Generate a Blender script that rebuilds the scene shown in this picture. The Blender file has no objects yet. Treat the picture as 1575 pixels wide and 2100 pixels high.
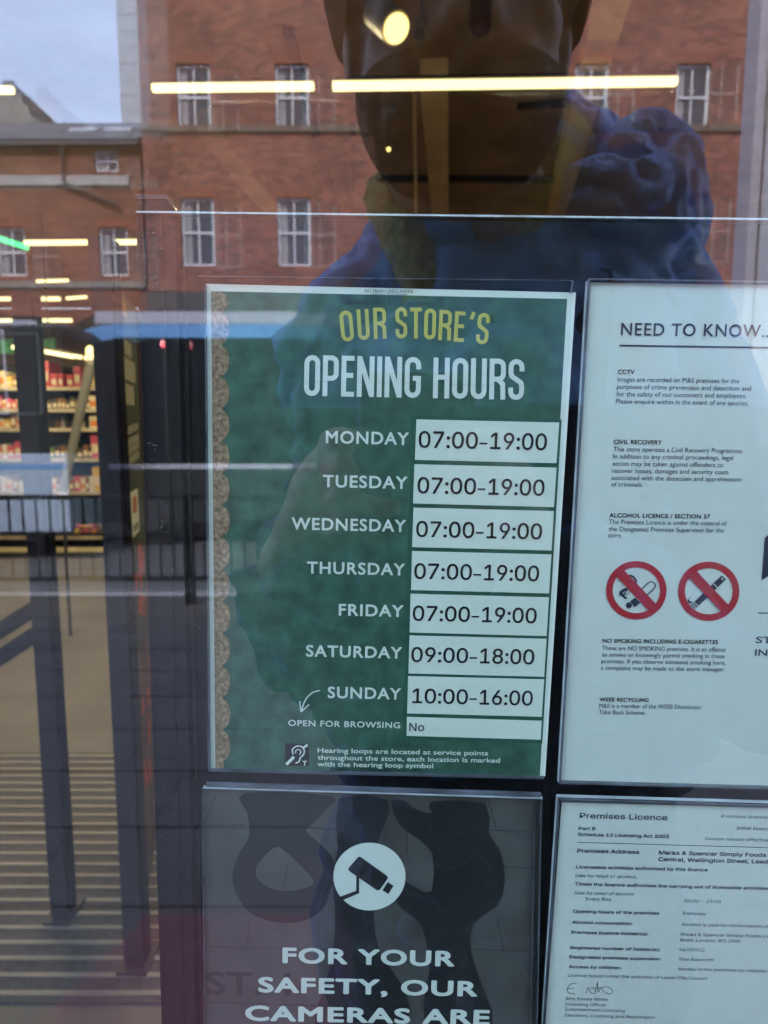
import bpy, bmesh, math, random, os
from mathutils import Vector, Matrix, noise

random.seed(7)
sc = bpy.context.scene
COL = sc.collection
R = math.radians
PI = math.pi

# ------------------------------------------------------------------ camera
F_PX = 1395.0                      # focal length, in pixels of a 1575 px wide frame
CAM = Vector((0.0, -0.22, 1.50))
CAM_M = Matrix.Rotation(R(90 - 7.0), 3, 'X')
cd = bpy.data.cameras.new('camera')
cd.sensor_fit = 'HORIZONTAL'
cd.sensor_width = 36.0
cd.lens = 36.0 * F_PX / 1575.0
cd.clip_start = 0.01
cd.clip_end = 500
cam = bpy.data.objects.new('camera', cd)
cam.matrix_world = Matrix.Translation(CAM) @ CAM_M.to_4x4()
COL.objects.link(cam)
sc.camera = cam
cd.dof.use_dof = True
cd.dof.focus_distance = 0.388
cd.dof.aperture_fstop = 15.0

# ------------------------------------------------------------------ sky, sun, exposure
SUN_EL, SUN_AZ = R(48), R(-20)     # azimuth measured from +Y, the sun stands behind the shop
w = bpy.data.worlds.new('World')
sc.world = w
w.use_nodes = True
nt = w.node_tree
nt.nodes.clear()
out = nt.nodes.new('ShaderNodeOutputWorld')
bg = nt.nodes.new('ShaderNodeBackground')
sky = nt.nodes.new('ShaderNodeTexSky')
sky.sky_type = 'NISHITA'
sky.sun_disc = False
sky.sun_elevation = SUN_EL
sky.sun_rotation = SUN_AZ
sky.dust_density = 2.0
tcw = nt.nodes.new('ShaderNodeTexCoord')
mpw = nt.nodes.new('ShaderNodeMapping')
mpw.inputs['Scale'].default_value = (2.2, 2.2, 6.0)
nzw = nt.nodes.new('ShaderNodeTexNoise')
nzw.inputs['Scale'].default_value = 1.6
nzw.inputs['Detail'].default_value = 6
rpw = nt.nodes.new('ShaderNodeValToRGB')
rpw.color_ramp.elements[0].position = 0.35
rpw.color_ramp.elements[0].color = (0.62, 0.62, 0.62, 1)
rpw.color_ramp.elements[1].position = 0.68
rpw.color_ramp.elements[1].color = (0.97, 0.97, 0.97, 1)
mxw = nt.nodes.new('ShaderNodeMix')
mxw.data_type = 'RGBA'
mxw.inputs[7].default_value = (5.5, 6.6, 10.0, 1)      # thin overcast
nt.links.new(tcw.outputs['Generated'], mpw.inputs['Vector'])
nt.links.new(mpw.outputs['Vector'], nzw.inputs['Vector'])
nt.links.new(nzw.outputs['Fac'], rpw.inputs['Fac'])
nt.links.new(rpw.outputs['Color'], mxw.inputs[0])
nt.links.new(sky.outputs['Color'], mxw.inputs[6])
nt.links.new(mxw.outputs[2], bg.inputs['Color'])
bg.inputs['Strength'].default_value = 0.112
nt.links.new(bg.outputs['Background'], out.inputs['Surface'])

sl = bpy.data.lights.new('sun', 'SUN')
sl.energy = 2.1
sl.angle = R(12)
sl.color = (1.0, 0.93, 0.84)
so = bpy.data.objects.new('sun', sl)
sd = Vector((math.sin(SUN_AZ) * math.cos(SUN_EL), math.cos(SUN_AZ) * math.cos(SUN_EL), math.sin(SUN_EL)))
so.rotation_euler = sd.to_track_quat('Z', 'Y').to_euler()
so.location = sd * 60
COL.objects.link(so)

sc.view_settings.view_transform = 'Standard'
sc.view_settings.look = 'None'
sc.view_settings.exposure = 3.13
sc.view_settings.gamma = 1.0
sc.view_settings.use_curve_mapping = False
sc.cycles.use_denoising = True
sc.cycles.max_bounces = 8
sc.cycles.diffuse_bounces = 4
sc.cycles.glossy_bounces = 4
sc.cycles.transparent_max_bounces = 24
sc.cycles.caustics_reflective = False
sc.cycles.caustics_refractive = False
sc.cycles.sample_clamp_indirect = 6.0


# ------------------------------------------------------------------ pixels to points
def ray(px, py):
    d = CAM_M @ Vector(((px - 787.5) / F_PX, (1050.0 - py) / F_PX, -1.0))
    return d


def at(px, py, Y):
    """point of the plane y = Y seen at that pixel of the photograph"""
    d = ray(px, py)
    return CAM + d * ((Y - CAM.y) / d.y)


def mir(px, py, Y):
    """point of the street, a distance Y in front of the glass, that shows at the pixel as a reflection"""
    p = at(px, py, Y)
    return Vector((p.x, -p.y, p.z))


def floor_at(px, py, z=0.0):
    d = ray(px, py)
    return CAM + d * ((z - CAM.z) / d.z)


# ------------------------------------------------------------------ materials
MATS = {}


def mat(name, col, rough=0.6, var=0.0, scale=20.0, bump=0.0, metal=0.0, spec=0.5, emit=None, es=0.0, col2=None, stretch=None, detail=5):
    if name in MATS:
        return MATS[name]
    m = bpy.data.materials.new(name)
    m.use_nodes = True
    n = m.node_tree
    b = n.nodes['Principled BSDF']
    b.inputs['Base Color'].default_value = (*col, 1)
    b.inputs['Roughness'].default_value = rough
    b.inputs['Metallic'].default_value = metal
    b.inputs['Specular IOR Level'].default_value = spec
    if emit:
        b.inputs['Emission Color'].default_value = (*emit, 1)
        b.inputs['Emission Strength'].default_value = es
    if var > 0 or bump > 0 or col2:
        tc = n.nodes.new('ShaderNodeTexCoord')
        mp = n.nodes.new('ShaderNodeMapping')
        if stretch:
            mp.inputs['Scale'].default_value = stretch
        nz = n.nodes.new('ShaderNodeTexNoise')
        nz.inputs['Scale'].default_value = scale
        nz.inputs['Detail'].default_value = detail
        n.links.new(tc.outputs['Object'], mp.inputs['Vector'])
        n.links.new(mp.outputs['Vector'], nz.inputs['Vector'])
        if var > 0 or col2:
            rp = n.nodes.new('ShaderNodeValToRGB')
            rp.color_ramp.elements[0].position = 0.3
            rp.color_ramp.elements[1].position = 0.7
            c2 = col2 or tuple(min(1, c * (1 + var)) for c in col)
            rp.color_ramp.elements[0].color = (*[c * (1 - var) for c in col], 1)
            rp.color_ramp.elements[1].color = (*c2, 1)
            n.links.new(nz.outputs['Fac'], rp.inputs['Fac'])
            n.links.new(rp.outputs['Color'], b.inputs['Base Color'])
        if bump > 0:
            bp = n.nodes.new('ShaderNodeBump')
            bp.inputs['Strength'].default_value = bump
            bp.inputs['Distance'].default_value = 0.01
            n.links.new(nz.outputs['Fac'], bp.inputs['Height'])
            n.links.new(bp.outputs['Normal'], b.inputs['Normal'])
    MATS[name] = m
    return m


def glass_mat(name, r0, tint, rough=0.0):
    m = bpy.data.materials.new(name)
    m.use_nodes = True
    n = m.node_tree
    n.nodes.clear()
    o = n.nodes.new('ShaderNodeOutputMaterial')
    mx = n.nodes.new('ShaderNodeMixShader')
    tr = n.nodes.new('ShaderNodeBsdfTransparent')
    tr.inputs['Color'].default_value = (*tint, 1)
    gl = n.nodes.new('ShaderNodeBsdfGlossy')
    gl.inputs['Roughness'].default_value = rough
    lw = n.nodes.new('ShaderNodeLayerWeight')
    pw = n.nodes.new('ShaderNodeMath')
    pw.operation = 'POWER'
    pw.inputs[1].default_value = 5
    ma = n.nodes.new('ShaderNodeMath')
    ma.operation = 'MULTIPLY_ADD'
    ma.inputs[1].default_value = 1 - r0
    ma.inputs[2].default_value = r0
    lw.inputs['Blend'].default_value = 0.5
    n.links.new(lw.outputs['Facing'], pw.inputs[0])
    n.links.new(pw.outputs[0], ma.inputs[0])
    n.links.new(ma.outputs[0], mx.inputs[0])
    n.links.new(tr.outputs[0], mx.inputs[1])
    n.links.new(gl.outputs[0], mx.inputs[2])
    n.links.new(mx.outputs[0], o.inputs['Surface'])
    return m


def brick_mat(name, c1, c2, mortar, bw=0.25, bh=0.10):
    m = bpy.data.materials.new(name)
    m.use_nodes = True
    n = m.node_tree
    b = n.nodes['Principled BSDF']
    b.inputs['Roughness'].default_value = 0.85
    tc = n.nodes.new('ShaderNodeTexCoord')
    sp = n.nodes.new('ShaderNodeSeparateXYZ')
    ad = n.nodes.new('ShaderNodeMath')
    cb = n.nodes.new('ShaderNodeCombineXYZ')
    n.links.new(tc.outputs['Object'], sp.inputs[0])
    n.links.new(sp.outputs['X'], ad.inputs[0])
    n.links.new(sp.outputs['Y'], ad.inputs[1])
    n.links.new(ad.outputs[0], cb.inputs['X'])
    n.links.new(sp.outputs['Z'], cb.inputs['Y'])
    br = n.nodes.new('ShaderNodeTexBrick')
    br.inputs['Color1'].default_value = (*c1, 1)
    br.inputs['Color2'].default_value = (*c2, 1)
    br.inputs['Mortar'].default_value = (*mortar, 1)
    br.inputs['Scale'].default_value = 1.0
    br.inputs['Brick Width'].default_value = bw
    br.inputs['Row Height'].default_value = bh
    br.inputs['Mortar Size'].default_value = 0.009
    n.links.new(cb.outputs[0], br.inputs['Vector'])
    nz = n.nodes.new('ShaderNodeTexNoise')
    nz.inputs['Scale'].default_value = 0.7
    nz.inputs['Detail'].default_value = 6
    n.links.new(tc.outputs['Object'], nz.inputs['Vector'])
    rp = n.nodes.new('ShaderNodeValToRGB')
    rp.color_ramp.elements[0].position = 0.3
    rp.color_ramp.elements[0].color = (0.62, 0.6, 0.6, 1)
    rp.color_ramp.elements[1].position = 0.7
    rp.color_ramp.elements[1].color = (1.1, 1.1, 1.1, 1)
    n.links.new(nz.outputs['Fac'], rp.inputs['Fac'])
    mu = n.nodes.new('ShaderNodeMix')
    mu.data_type = 'RGBA'
    mu.blend_type = 'MULTIPLY'
    mu.inputs[0].default_value = 1.0
    n.links.new(br.outputs['Color'], mu.inputs[6])
    n.links.new(rp.outputs['Color'], mu.inputs[7])
    n.links.new(mu.outputs[2], b.inputs['Base Color'])
    return m


def emit_mat(name, col, s):
    return mat(name, (0.8, 0.8, 0.75), 0.5, emit=col, es=s)


M_black = mat('black_panel', (0.008, 0.008, 0.009), 0.55, var=0.2, scale=60, spec=0.1)
M_blackedge = mat('black_plastic', (0.009, 0.009, 0.010), 0.4, spec=0.15)
M_grain = mat('black_wood', (0.03, 0.026, 0.026), 0.5, var=0.4, scale=30, stretch=(1, 8, 40))
M_acr = mat('acrylic_edge', (0.55, 0.60, 0.60), 0.2, var=0.25, scale=50)
M_acrd = mat('acrylic_edge_dark', (0.12, 0.13, 0.15), 0.2, var=0.4, scale=40)
M_paper = mat('white_paper', (0.78, 0.82, 0.70), 0.7, var=0.02, scale=14)
M_paper2 = mat('white_paper_cool', (0.72, 0.75, 0.66), 0.6, var=0.03, scale=9)
M_green = mat('green_print', (0.040, 0.110, 0.070), 0.6, var=0.42, scale=90, detail=10)
M_green2 = mat('green_panel_rim', (0.020, 0.10, 0.058), 0.6)
M_cork = mat('cork', (0.31, 0.20, 0.115), 0.9, var=0.5, scale=420, detail=2, bump=0.2)
M_label = mat('time_label_paper', (0.76, 0.81, 0.67), 0.7, var=0.02, scale=20)
M_ink = mat('black_ink', (0.012, 0.012, 0.014), 0.6)
M_inkg = mat('grey_ink', (0.05, 0.06, 0.075), 0.6)
M_navy = mat('navy_ink', (0.012, 0.018, 0.04), 0.6)
M_white = mat('white_print', (0.78, 0.82, 0.71), 0.6)
M_yellow = mat('yellow_print', (0.62, 0.55, 0.10), 0.6)
M_perf = mat('perforation', (0.06, 0.16, 0.10), 0.7)
M_perfw = mat('perforation_pale', (0.55, 0.63, 0.57), 0.7)
M_redp = mat('red_print', (0.48, 0.018, 0.03), 0.6)
M_slate = mat('dark_photo_print', (0.085, 0.080, 0.074), 0.6, var=0.3, scale=30, detail=8)
M_slate2 = mat('dark_photo_shape', (0.014, 0.015, 0.015), 0.6, var=0.2, scale=40)
M_slate3 = mat('dark_photo_joint', (0.035, 0.034, 0.033), 0.6)


# ------------------------------------------------------------------ mesh helpers
def link(name, bm, m, parent=None, smooth=False):
    me = bpy.data.meshes.new(name)
    bm.to_mesh(me)
    bm.free()
    if smooth:
        for p in me.polygons:
            p.use_smooth = True
    if m is not None:
        me.materials.append(m)
    o = bpy.data.objects.new(name, me)
    COL.objects.link(o)
    if parent is not None:
        me.transform(Matrix.Translation(-world_loc(parent)))
        o.parent = parent
    return o


def world_loc(o):
    v = Vector(o.location)
    while o.parent:
        o = o.parent
        v += o.location
    return v


def tag(o, label=None, cat=None, group=None, kind=None):
    if label:
        o['label'] = label
    if cat:
        o['category'] = cat
    if group:
        o['group'] = group
    if kind:
        o['kind'] = kind
    return o


def thing(name, label, cat, loc=(0, 0, 0), group=None):
    o = bpy.data.objects.new(name, None)
    o.empty_display_size = 0.05
    o.location = loc
    COL.objects.link(o)
    return tag(o, label, cat, group)


def dup(root, loc, label=None):
    r = root.copy()
    COL.objects.link(r)
    r.location = loc
    if label:
        r['label'] = label
    for c0 in list(root.children):
        c = c0.copy()
        COL.objects.link(c)
        c.parent = r
        for g0 in list(c0.children):
            g = g0.copy()
            COL.objects.link(g)
            g.parent = c
    return r


def rebase(o):
    """put a stand-alone mesh's origin at its own base centre"""
    me = o.data
    xs = [v.co for v in me.vertices]
    c = Vector(((min(v.x for v in xs) + max(v.x for v in xs)) / 2, (min(v.y for v in xs) + max(v.y for v in xs)) / 2, min(v.z for v in xs)))
    me.transform(Matrix.Translation(-c))
    o.location = c
    return o


def box(bm, x0, x1, y0, y1, z0, z1, bev=0.0):
    g = bmesh.ops.create_cube(bm, size=1.0)
    for v in g['verts']:
        v.co = Vector((x0 + (v.co.x + .5) * (x1 - x0), y0 + (v.co.y + .5) * (y1 - y0), z0 + (v.co.z + .5) * (z1 - z0)))
    if bev > 0:
        es = list({e for v in g['verts'] for e in v.link_edges})
        bmesh.ops.bevel(bm, geom=es, offset=bev, segments=2, affect='EDGES', profile=0.7)


def BOX(*a, **k):
    bm = bmesh.new()
    box(bm, *a, **k)
    return bm


def prism(bm, pts, depth):
    """pts: world points of a face; extruded by the vector depth"""
    a = [bm.verts.new(p) for p in pts]
    b = [bm.verts.new(Vector(p) + Vector(depth)) for p in pts]
    n = len(pts)
    bm.faces.new(a)
    bm.faces.new(b[::-1])
    for i in range(n):
        bm.faces.new((a[i], b[i], b[(i + 1) % n], a[(i + 1) % n]))
    bmesh.ops.recalc_face_normals(bm, faces=bm.faces[:])


def tube(bm, pts, r, seg=10, cap=True):
    pts = [Vector(p) for p in pts]
    rings = []
    for i, p in enumerate(pts):
        a = pts[max(i - 1, 0)]
        b = pts[min(i + 1, len(pts) - 1)]
        q = (b - a).normalized().to_track_quat('Z', 'Y')
        rr = r[i] if isinstance(r, (list, tuple)) else r
        rings.append([bm.verts.new(p + q @ Vector((math.cos(t * 2 * PI / seg) * rr, math.sin(t * 2 * PI / seg) * rr, 0))) for t in range(seg)])
    for i in range(len(rings) - 1):
        for t in range(seg):
            bm.faces.new((rings[i][t], rings[i][(t + 1) % seg], rings[i + 1][(t + 1) % seg], rings[i + 1][t]))
    if cap:
        bm.faces.new(rings[0][::-1])
        bm.faces.new(rings[-1])


def ellipsoid(bm, c, r, rot=None, seg=20):
    g = bmesh.ops.create_uvsphere(bm, u_segments=seg, v_segments=seg // 2 + 2, radius=1.0)
    M = rot.to_matrix() if rot else Matrix.Identity(3)
    for v in g['verts']:
        v.co = Vector(c) + M @ Vector((v.co.x * r[0], v.co.y * r[1], v.co.z * r[2]))
    return g['verts']


def capsule(bm, a, b, ra, rb, seg=14):
    a, b = Vector(a), Vector(b)
    tube(bm, [a, b], [ra, rb], seg)
    ellipsoid(bm, a, (ra, ra, ra), seg=12)
    ellipsoid(bm, b, (rb, rb, rb), seg=12)


# ------------------------------------------------------------------ flat print on paper (all in the plane y = Y)
BY = 0.170       # front of the black board
SY = 0.1655      # front of the papers


def quad_px(pts, Y):
    bm = bmesh.new()
    bm.faces.new([bm.verts.new(at(x, y, Y)) for x, y in pts])
    return bm


def slab_px(pts, Y, t=0.0006):
    """a sheet of thickness t lying behind the plane y = Y"""
    bm = bmesh.new()
    prism(bm, [at(x, y, Y) for x, y in pts], (0, t, 0))
    return bm


def fill_px(rings, Y):
    """filled outline(s) with holes, from pixel rings"""
    cu = bpy.data.curves.new('outline', 'CURVE')
    cu.dimensions = '2D'
    cu.fill_mode = 'FRONT'
    for ring in rings:
        s = cu.splines.new('POLY')
        s.points.add(len(ring) - 1)
        for p, (x, y) in zip(s.points, ring):
            q = at(x, y, Y)
            p.co = (q.x, q.z, 0, 1)
        s.use_cyclic_u = True
    o = bpy.data.objects.new('outline', cu)
    COL.objects.link(o)
    bpy.context.view_layer.update()
    me = bpy.data.meshes.new_from_object(o.evaluated_get(bpy.context.evaluated_depsgraph_get()))
    bpy.data.objects.remove(o)
    bpy.data.curves.remove(cu)
    bm = bmesh.new()
    bm.from_mesh(me)
    bpy.data.meshes.remove(me)
    for v in bm.verts:
        v.co = Vector((v.co.x, Y, v.co.y))
    return bm


def circle_px(cx, cy, r, n=48, ry=None):
    ry = ry or r
    return [(cx + r * math.cos(t * 2 * PI / n), cy + ry * math.sin(t * 2 * PI / n)) for t in range(n)]


def ribbon_pts(bm, pts, wd, Y, closed=False):
    """flat stroke: pts are 2D (x, z) points in the plane"""
    n = len(pts)
    L, Rr = [], []
    for i in range(n):
        if closed:
            a, b = pts[i - 1], pts[(i + 1) % n]
        else:
            a, b = pts[max(i - 1, 0)], pts[min(i + 1, n - 1)]
        p = Vector(pts[i])
        d1 = (p - Vector(a))
        d2 = (Vector(b) - p)
        if d1.length < 1e-9:
            d1 = d2
        if d2.length < 1e-9:
            d2 = d1
        d1.normalize()
        d2.normalize()
        t = (d1 + d2)
        t = t.normalized() if t.length > 1e-6 else d2
        nn = Vector((-t.y, t.x))
        k = max(0.4, abs(nn.dot(Vector((-d2.y, d2.x)))))
        hw = (wd[i] if isinstance(wd, (list, tuple)) else wd) / 2 / k
        L.append(bm.verts.new((p.x + nn.x * hw, Y, p.y + nn.y * hw)))
        Rr.append(bm.verts.new((p.x - nn.x * hw, Y, p.y - nn.y * hw)))
    for i in range(n if closed else n - 1):
        j = (i + 1) % n
        bm.faces.new((L[i], L[j], Rr[j], Rr[i]))


def ribbon_px(pts, wpx, Y, bm=None, closed=False):
    bm = bm or bmesh.new()
    k = (Y - CAM.y) / F_PX
    P = [at(x, y, Y) for x, y in pts]
    wd = [q * k for q in wpx] if isinstance(wpx, (list, tuple)) else wpx * k
    ribbon_pts(bm, [(p.x, p.z) for p in P], wd, Y, closed)
    return bm


def smooth_line(pts, n=6, closed=False):
    out = []
    N = len(pts)
    rng = range(N if closed else N - 1)
    for i in rng:
        p0 = pts[i - 1] if (closed or i > 0) else pts[i]
        p1 = pts[i]
        p2 = pts[(i + 1) % N]
        p3 = pts[(i + 2) % N] if (closed or i + 2 < N) else p2
        for k in range(n):
            t = k / n
            out.append(tuple(0.5 * ((2 * p1[a]) + (-p0[a] + p2[a]) * t + (2 * p0[a] - 5 * p1[a] + 4 * p2[a] - p3[a]) * t * t + (-p0[a] + 3 * p1[a] - 3 * p2[a] + p3[a]) * t ** 3) for a in range(2)))
    if not closed:
        out.append(tuple(pts[-1]))
    return out


INTER = None
try:
    fp = os.path.join(bpy.utils.system_resource('DATAFILES'), 'fonts', 'Inter.woff2')
    if os.path.exists(fp):
        INTER = bpy.data.fonts.load(fp)
except Exception:
    INTER = None
CAPH = {}


def text_bm(s, font, bold=0.0, space=1.0, shear=0.0):
    cu = bpy.data.curves.new('lettering', 'FONT')
    cu.body = s
    cu.size = 1.0
    cu.offset = bold
    cu.space_character = space
    cu.shear = shear
    cu.resolution_u = 4
    if font == 'inter' and INTER is not None:
        cu.font = INTER
    o = bpy.data.objects.new('lettering', cu)
    COL.objects.link(o)
    bpy.context.view_layer.update()
    me = bpy.data.meshes.new_from_object(o.evaluated_get(bpy.context.evaluated_depsgraph_get()))
    bpy.data.objects.remove(o)
    bpy.data.curves.remove(cu)
    bm = bmesh.new()
    bm.from_mesh(me)
    bpy.data.meshes.remove(me)
    return bm


def caph(font):
    if font not in CAPH:
        b = text_bm('H', font)
        CAPH[font] = max(v.co.y for v in b.verts) - min(v.co.y for v in b.verts)
        b.free()
    return CAPH[font]


def txt(dst, s, x0, y0, x1, h, Y, slope=0.0, font='inter', bold=0.0, space=1.0, shear=0.0):
    """append one printed line to the mesh dst: left end of the baseline at pixel (x0, y0), right end x1 (or None), cap height h pixels"""
    bm = text_bm(s, font, 0.0, space, shear)
    if not bm.verts:
        bm.free()
        return
    a = at(x0, y0, Y)
    x1e = x1 if x1 is not None else x0 + 100
    b = at(x1e, y0 + slope * (x1e - x0), Y)
    u = Vector((b.x - a.x, b.z - a.z))
    W = u.length
    u.normalize()
    v = Vector((-u.y, u.x))
    k = (Y - CAM.y) / F_PX
    bold = max(0.0, bold)
    sy = h * k / (caph(font) + 2 * bold)
    mn = min(q.co.x for q in bm.verts)
    mxx = max(q.co.x for q in bm.verts)
    sx = W / (mxx - mn + 2 * bold) if x1 is not None else sy
    offs = [(0, 0)]
    if bold > 0:         # heavier strokes: the outline printed again a hair to each side, each pass on its own thin layer of ink
        nb_ = 8 if h > 20 else 4
        offs = [(math.cos(2 * PI * (i + .5) / nb_) * bold, math.sin(2 * PI * (i + .5) / nb_) * bold) for i in range(nb_)] + [(0, 0)]
    for li, (ox, oy) in enumerate(offs):
        vm = {}
        yl = Y - li * 0.00001
        for q in bm.verts:
            e, f = (q.co.x - mn + bold + ox) * sx, (q.co.y + bold + oy) * sy
            vm[q] = dst.verts.new((a.x + u.x * e + v.x * f, yl, a.z + u.y * e + v.y * f))
        for fc in bm.faces:
            try:
                dst.faces.new([vm[q] for q in fc.verts])
            except ValueError:
                pass
    bm.free()


# condensed poster capitals, as strokes in a 1-high box
def arc(cx, cy, rx, ry, a0, a1, n=6):
    return [(cx + rx * math.cos(R(a0 + (a1 - a0) * i / n)), cy + ry * math.sin(R(a0 + (a1 - a0) * i / n))) for i in range(n + 1)]


def glyph(c, w, s):
    """strokes of a condensed capital of width w, stroke s, height 1 (centre lines)"""
    h = s / 2
    x0, x1 = h, w - h
    y0, y1 = h, 1 - h
    r = (x1 - x0) / 2
    cx = w / 2
    if c == 'O':
        return [(arc(cx, y1 - r, r, r, 0, 180) + arc(cx, y0 + r, r, r, 180, 360), True)]
    if c == 'U':
        return [([(x0, 1)] + arc(cx, y0 + r, r, r, 180, 360) + [(x1, 1)], False)]
    if c == 'S':
        return [([(x1, 0.70)] + arc(cx, y1 - r, r, r, 0, 180) + [(x0, 0.66), (x0 + .02, 0.58), (x1 - .02, 0.42), (x1, 0.34)] + arc(cx, y0 + r, r, r, 0, -180)[0:] + [(x0, 0.30)], False)]
    if c == 'G':
        return [([(x1, 0.70)] + arc(cx, y1 - r, r, r, 0, 180) + arc(cx, y0 + r, r, r, 180, 360) + [(x1, 0.48), (cx, 0.48)], False)]
    if c == 'P':
        return [([(x0, 0), (x0, 1)], False), ([(x0, y1)] + arc(x1 - r * .9, y1 - r * .9, r * .9, r * .9, 90, 0) + arc(x1 - r * .9, 0.44 + r * .9, r * .9, r * .9, 0, -90) + [(x0, 0.44)], False)]
    if c == 'R':
        return [([(x0, 0), (x0, 1)], False), ([(x0, y1)] + arc(x1 - r * .9, y1 - r * .9, r * .9, r * .9, 90, 0) + arc(x1 - r * .9, 0.50 + r * .9, r * .9, r * .9, 0, -90) + [(x0, 0.50)], False), ([(cx, 0.50), (x1 - .01, 0.38), (x1, 0)], False)]
    if c == 'E':
        return [([(x0, 0), (x0, 1)], False), ([(x0, y1), (w, y1)], False), ([(x0, 0.52), (w * .92, 0.52)], False), ([(x0, y0), (w, y0)], False)]
    if c == 'N':
        return [([(x0, 0), (x0, 1)], False), ([(x1, 0), (x1, 1)], False), ([(x0, 0.98), (x1, 0.02)], False)]
    if c == 'H':
        return [([(x0, 0), (x0, 1)], False), ([(x1, 0), (x1, 1)], False), ([(x0, 0.52), (x1, 0.52)], False)]
    if c == 'I':
        return [([(cx, 0), (cx, 1)], False)]
    if c == 'T':
        return [([(cx, 0), (cx, 1)], False), ([(0, y1), (w, y1)], False)]
    if c == "'":
        return [([(cx + .03, 1), (cx - .05, 0.76)], False)]
    return []


def poster_letter(bm, c, xl, xr, yt_l, yb_l, tilt, s_px, Y, dy=0.0):
    """condensed capital between pixels xl..xr, from yt to yb, tilted"""
    H = yb_l - yt_l
    w = (xr - xl) / H
    s = s_px / H
    cx, cy = (xl + xr) / 2, (yt_l + yb_l) / 2
    for i, (st, closed) in enumerate(glyph(c, w, s)):
        P = []
        for gx, gy in st:
            dx, dyy = (gx - w / 2) * H, (0.5 - gy) * H
            P.append((cx + dx * math.cos(tilt) - dyy * math.sin(tilt), cy + dx * math.sin(tilt) + dyy * math.cos(tilt)))
        ribbon_px(P, s_px, Y - i * 0.00004, bm, closed)


# ================================================================== THE STREET (seen as a reflection in the glass)
GZ = -0.10           # pavement at the railing
M_pave = mat('paving_stone', (0.070, 0.062, 0.056), 0.8, var=0.18, scale=3.0, bump=0.1)
M_road = mat('asphalt', (0.055, 0.055, 0.06), 0.9, var=0.25, scale=14, bump=0.2)
M_joint = mat('paving_joint', (0.042, 0.039, 0.036), 0.9)
M_kerb = mat('granite_kerb', (0.32, 0.31, 0.31), 0.8, var=0.2, scale=30)
M_tact = mat('red_tactile', (0.14, 0.042, 0.052), 0.8, var=0.2, scale=20)
M_paint = mat('road_paint', (0.7, 0.7, 0.68), 0.7, var=0.1, scale=8)

# pavement: one sheet, gently falling from the shop front to the kerb
bm = bmesh.new()
vs = [(-60, -0.02, 0), (60, -0.02, 0), (60, -6.2, GZ), (-60, -6.2, GZ)]
bm.faces.new([bm.verts.new(v) for v in vs])
tag(link('pavement', bm, M_pave), 'pale stone paving in front of the shop window', 'pavement', kind='structure')
bm = bmesh.new()
for i in range(1, 14):
    y = -0.45 * i
    z = y / -6.2 * GZ + 0.004
    box(bm, -12, 12, y - .004, y + .004, z - .002, z + .001)
for i in range(-18, 19):
    for j in range(13):
        x = i * 0.6 + (0.3 if j % 2 else 0)
        ya, yb = -0.45 * (j + 1) + .006, -0.45 * j - .006
        if j == 0:
            yb = -.03
        za, zb = ya / -6.2 * GZ + .004, yb / -6.2 * GZ + .004
        bm.faces.new([bm.verts.new(v) for v in ((x - .004, ya, za), (x + .004, ya, za), (x + .004, yb, zb), (x - .004, yb, zb))])
tag(link('pavement_joints', bm, M_joint), 'dark joints between the paving stones', 'pavement', kind='structure')
# far ground sheet and road
bm = bmesh.new()
bm.faces.new([bm.verts.new(v) for v in ((-300, -300, -.30), (300, -300, -.30), (300, 300, -.30), (-300, 300, -.30))])
tag(link('ground', bm, M_road), 'dark ground far around the street', 'ground', kind='structure')
bm = bmesh.new()
bm.faces.new([bm.verts.new(v) for v in ((-60, -15.5, -.235), (60, -15.5, -.235), (60, -6.2, -.235), (-60, -6.2, -.235))])
tag(link('road', bm, M_road), 'asphalt road running along the shop front', 'road', kind='structure')
bm = bmesh.new()
box(bm, -60, 60, -6.34, -6.19, -.30, GZ + .004, bev=.012)
tag(link('kerb', bm, M_kerb), 'grey granite kerb along the near pavement', 'kerb', kind='structure')
bm = bmesh.new()
box(bm, -60, 60, -20.6, -15.6, -.30, -.11)
tag(link('far_pavement', bm, M_pave), 'pavement at the foot of the brick building', 'pavement', kind='structure')
bm = bmesh.new()
for i in range(-8, 9):
    box(bm, i * 4 - 1, i * 4 + 1, -11.05, -10.95, -.234, -.230)
tag(link('road_markings', bm, M_paint), 'broken white centre line on the asphalt', 'road marking', kind='structure')
# red tactile paving behind the photographer, with blisters
bm = bmesh.new()
tp = [(-1.15, -0.62), (-0.30, -0.62), (0.35, -1.75), (-0.75, -1.75)]
def gz(y):
    return y / -6.2 * GZ
bm.faces.new([bm.verts.new((x, y, gz(y) + .009)) for x, y in tp][::-1])
tag(link('tactile_paving', bm, M_tact), 'dark red tactile paving laid slantwise in the pavement', 'paving', kind='structure')

# ---- the brick building across the street
FD = 20.0
M_brick = brick_mat('red_brick', (0.36, 0.106, 0.064), (0.15, 0.046, 0.033), (0.27, 0.18, 0.14))
M_brick2 = brick_mat('old_red_brick', (0.30, 0.10, 0.06), (0.19, 0.065, 0.045), (0.19, 0.13, 0.10))
M_stone = mat('sandstone_band', (0.16, 0.12, 0.09), 0.9, var=0.25, scale=4)
M_sill = mat('stone_sill', (0.24, 0.21, 0.19), 0.9, var=0.2, scale=6)
M_sash = mat('white_sash', (0.72, 0.72, 0.74), 0.5, var=0.08, scale=12)
M_wglass = mat('dark_window_glass', (0.035, 0.04, 0.05), 0.08, spec=0.7)
M_curt = mat('net_curtain', (0.32, 0.31, 0.33), 0.9, var=0.2, scale=6, stretch=(6, 1, .4))
M_arch = mat('arch_brick', (0.24, 0.08, 0.05), 0.9, var=0.2, scale=8)
M_slateroof = mat('slate_roof', (0.085, 0.085, 0.10), 0.7, var=0.3, scale=6, stretch=(1, 4, 4))
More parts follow.
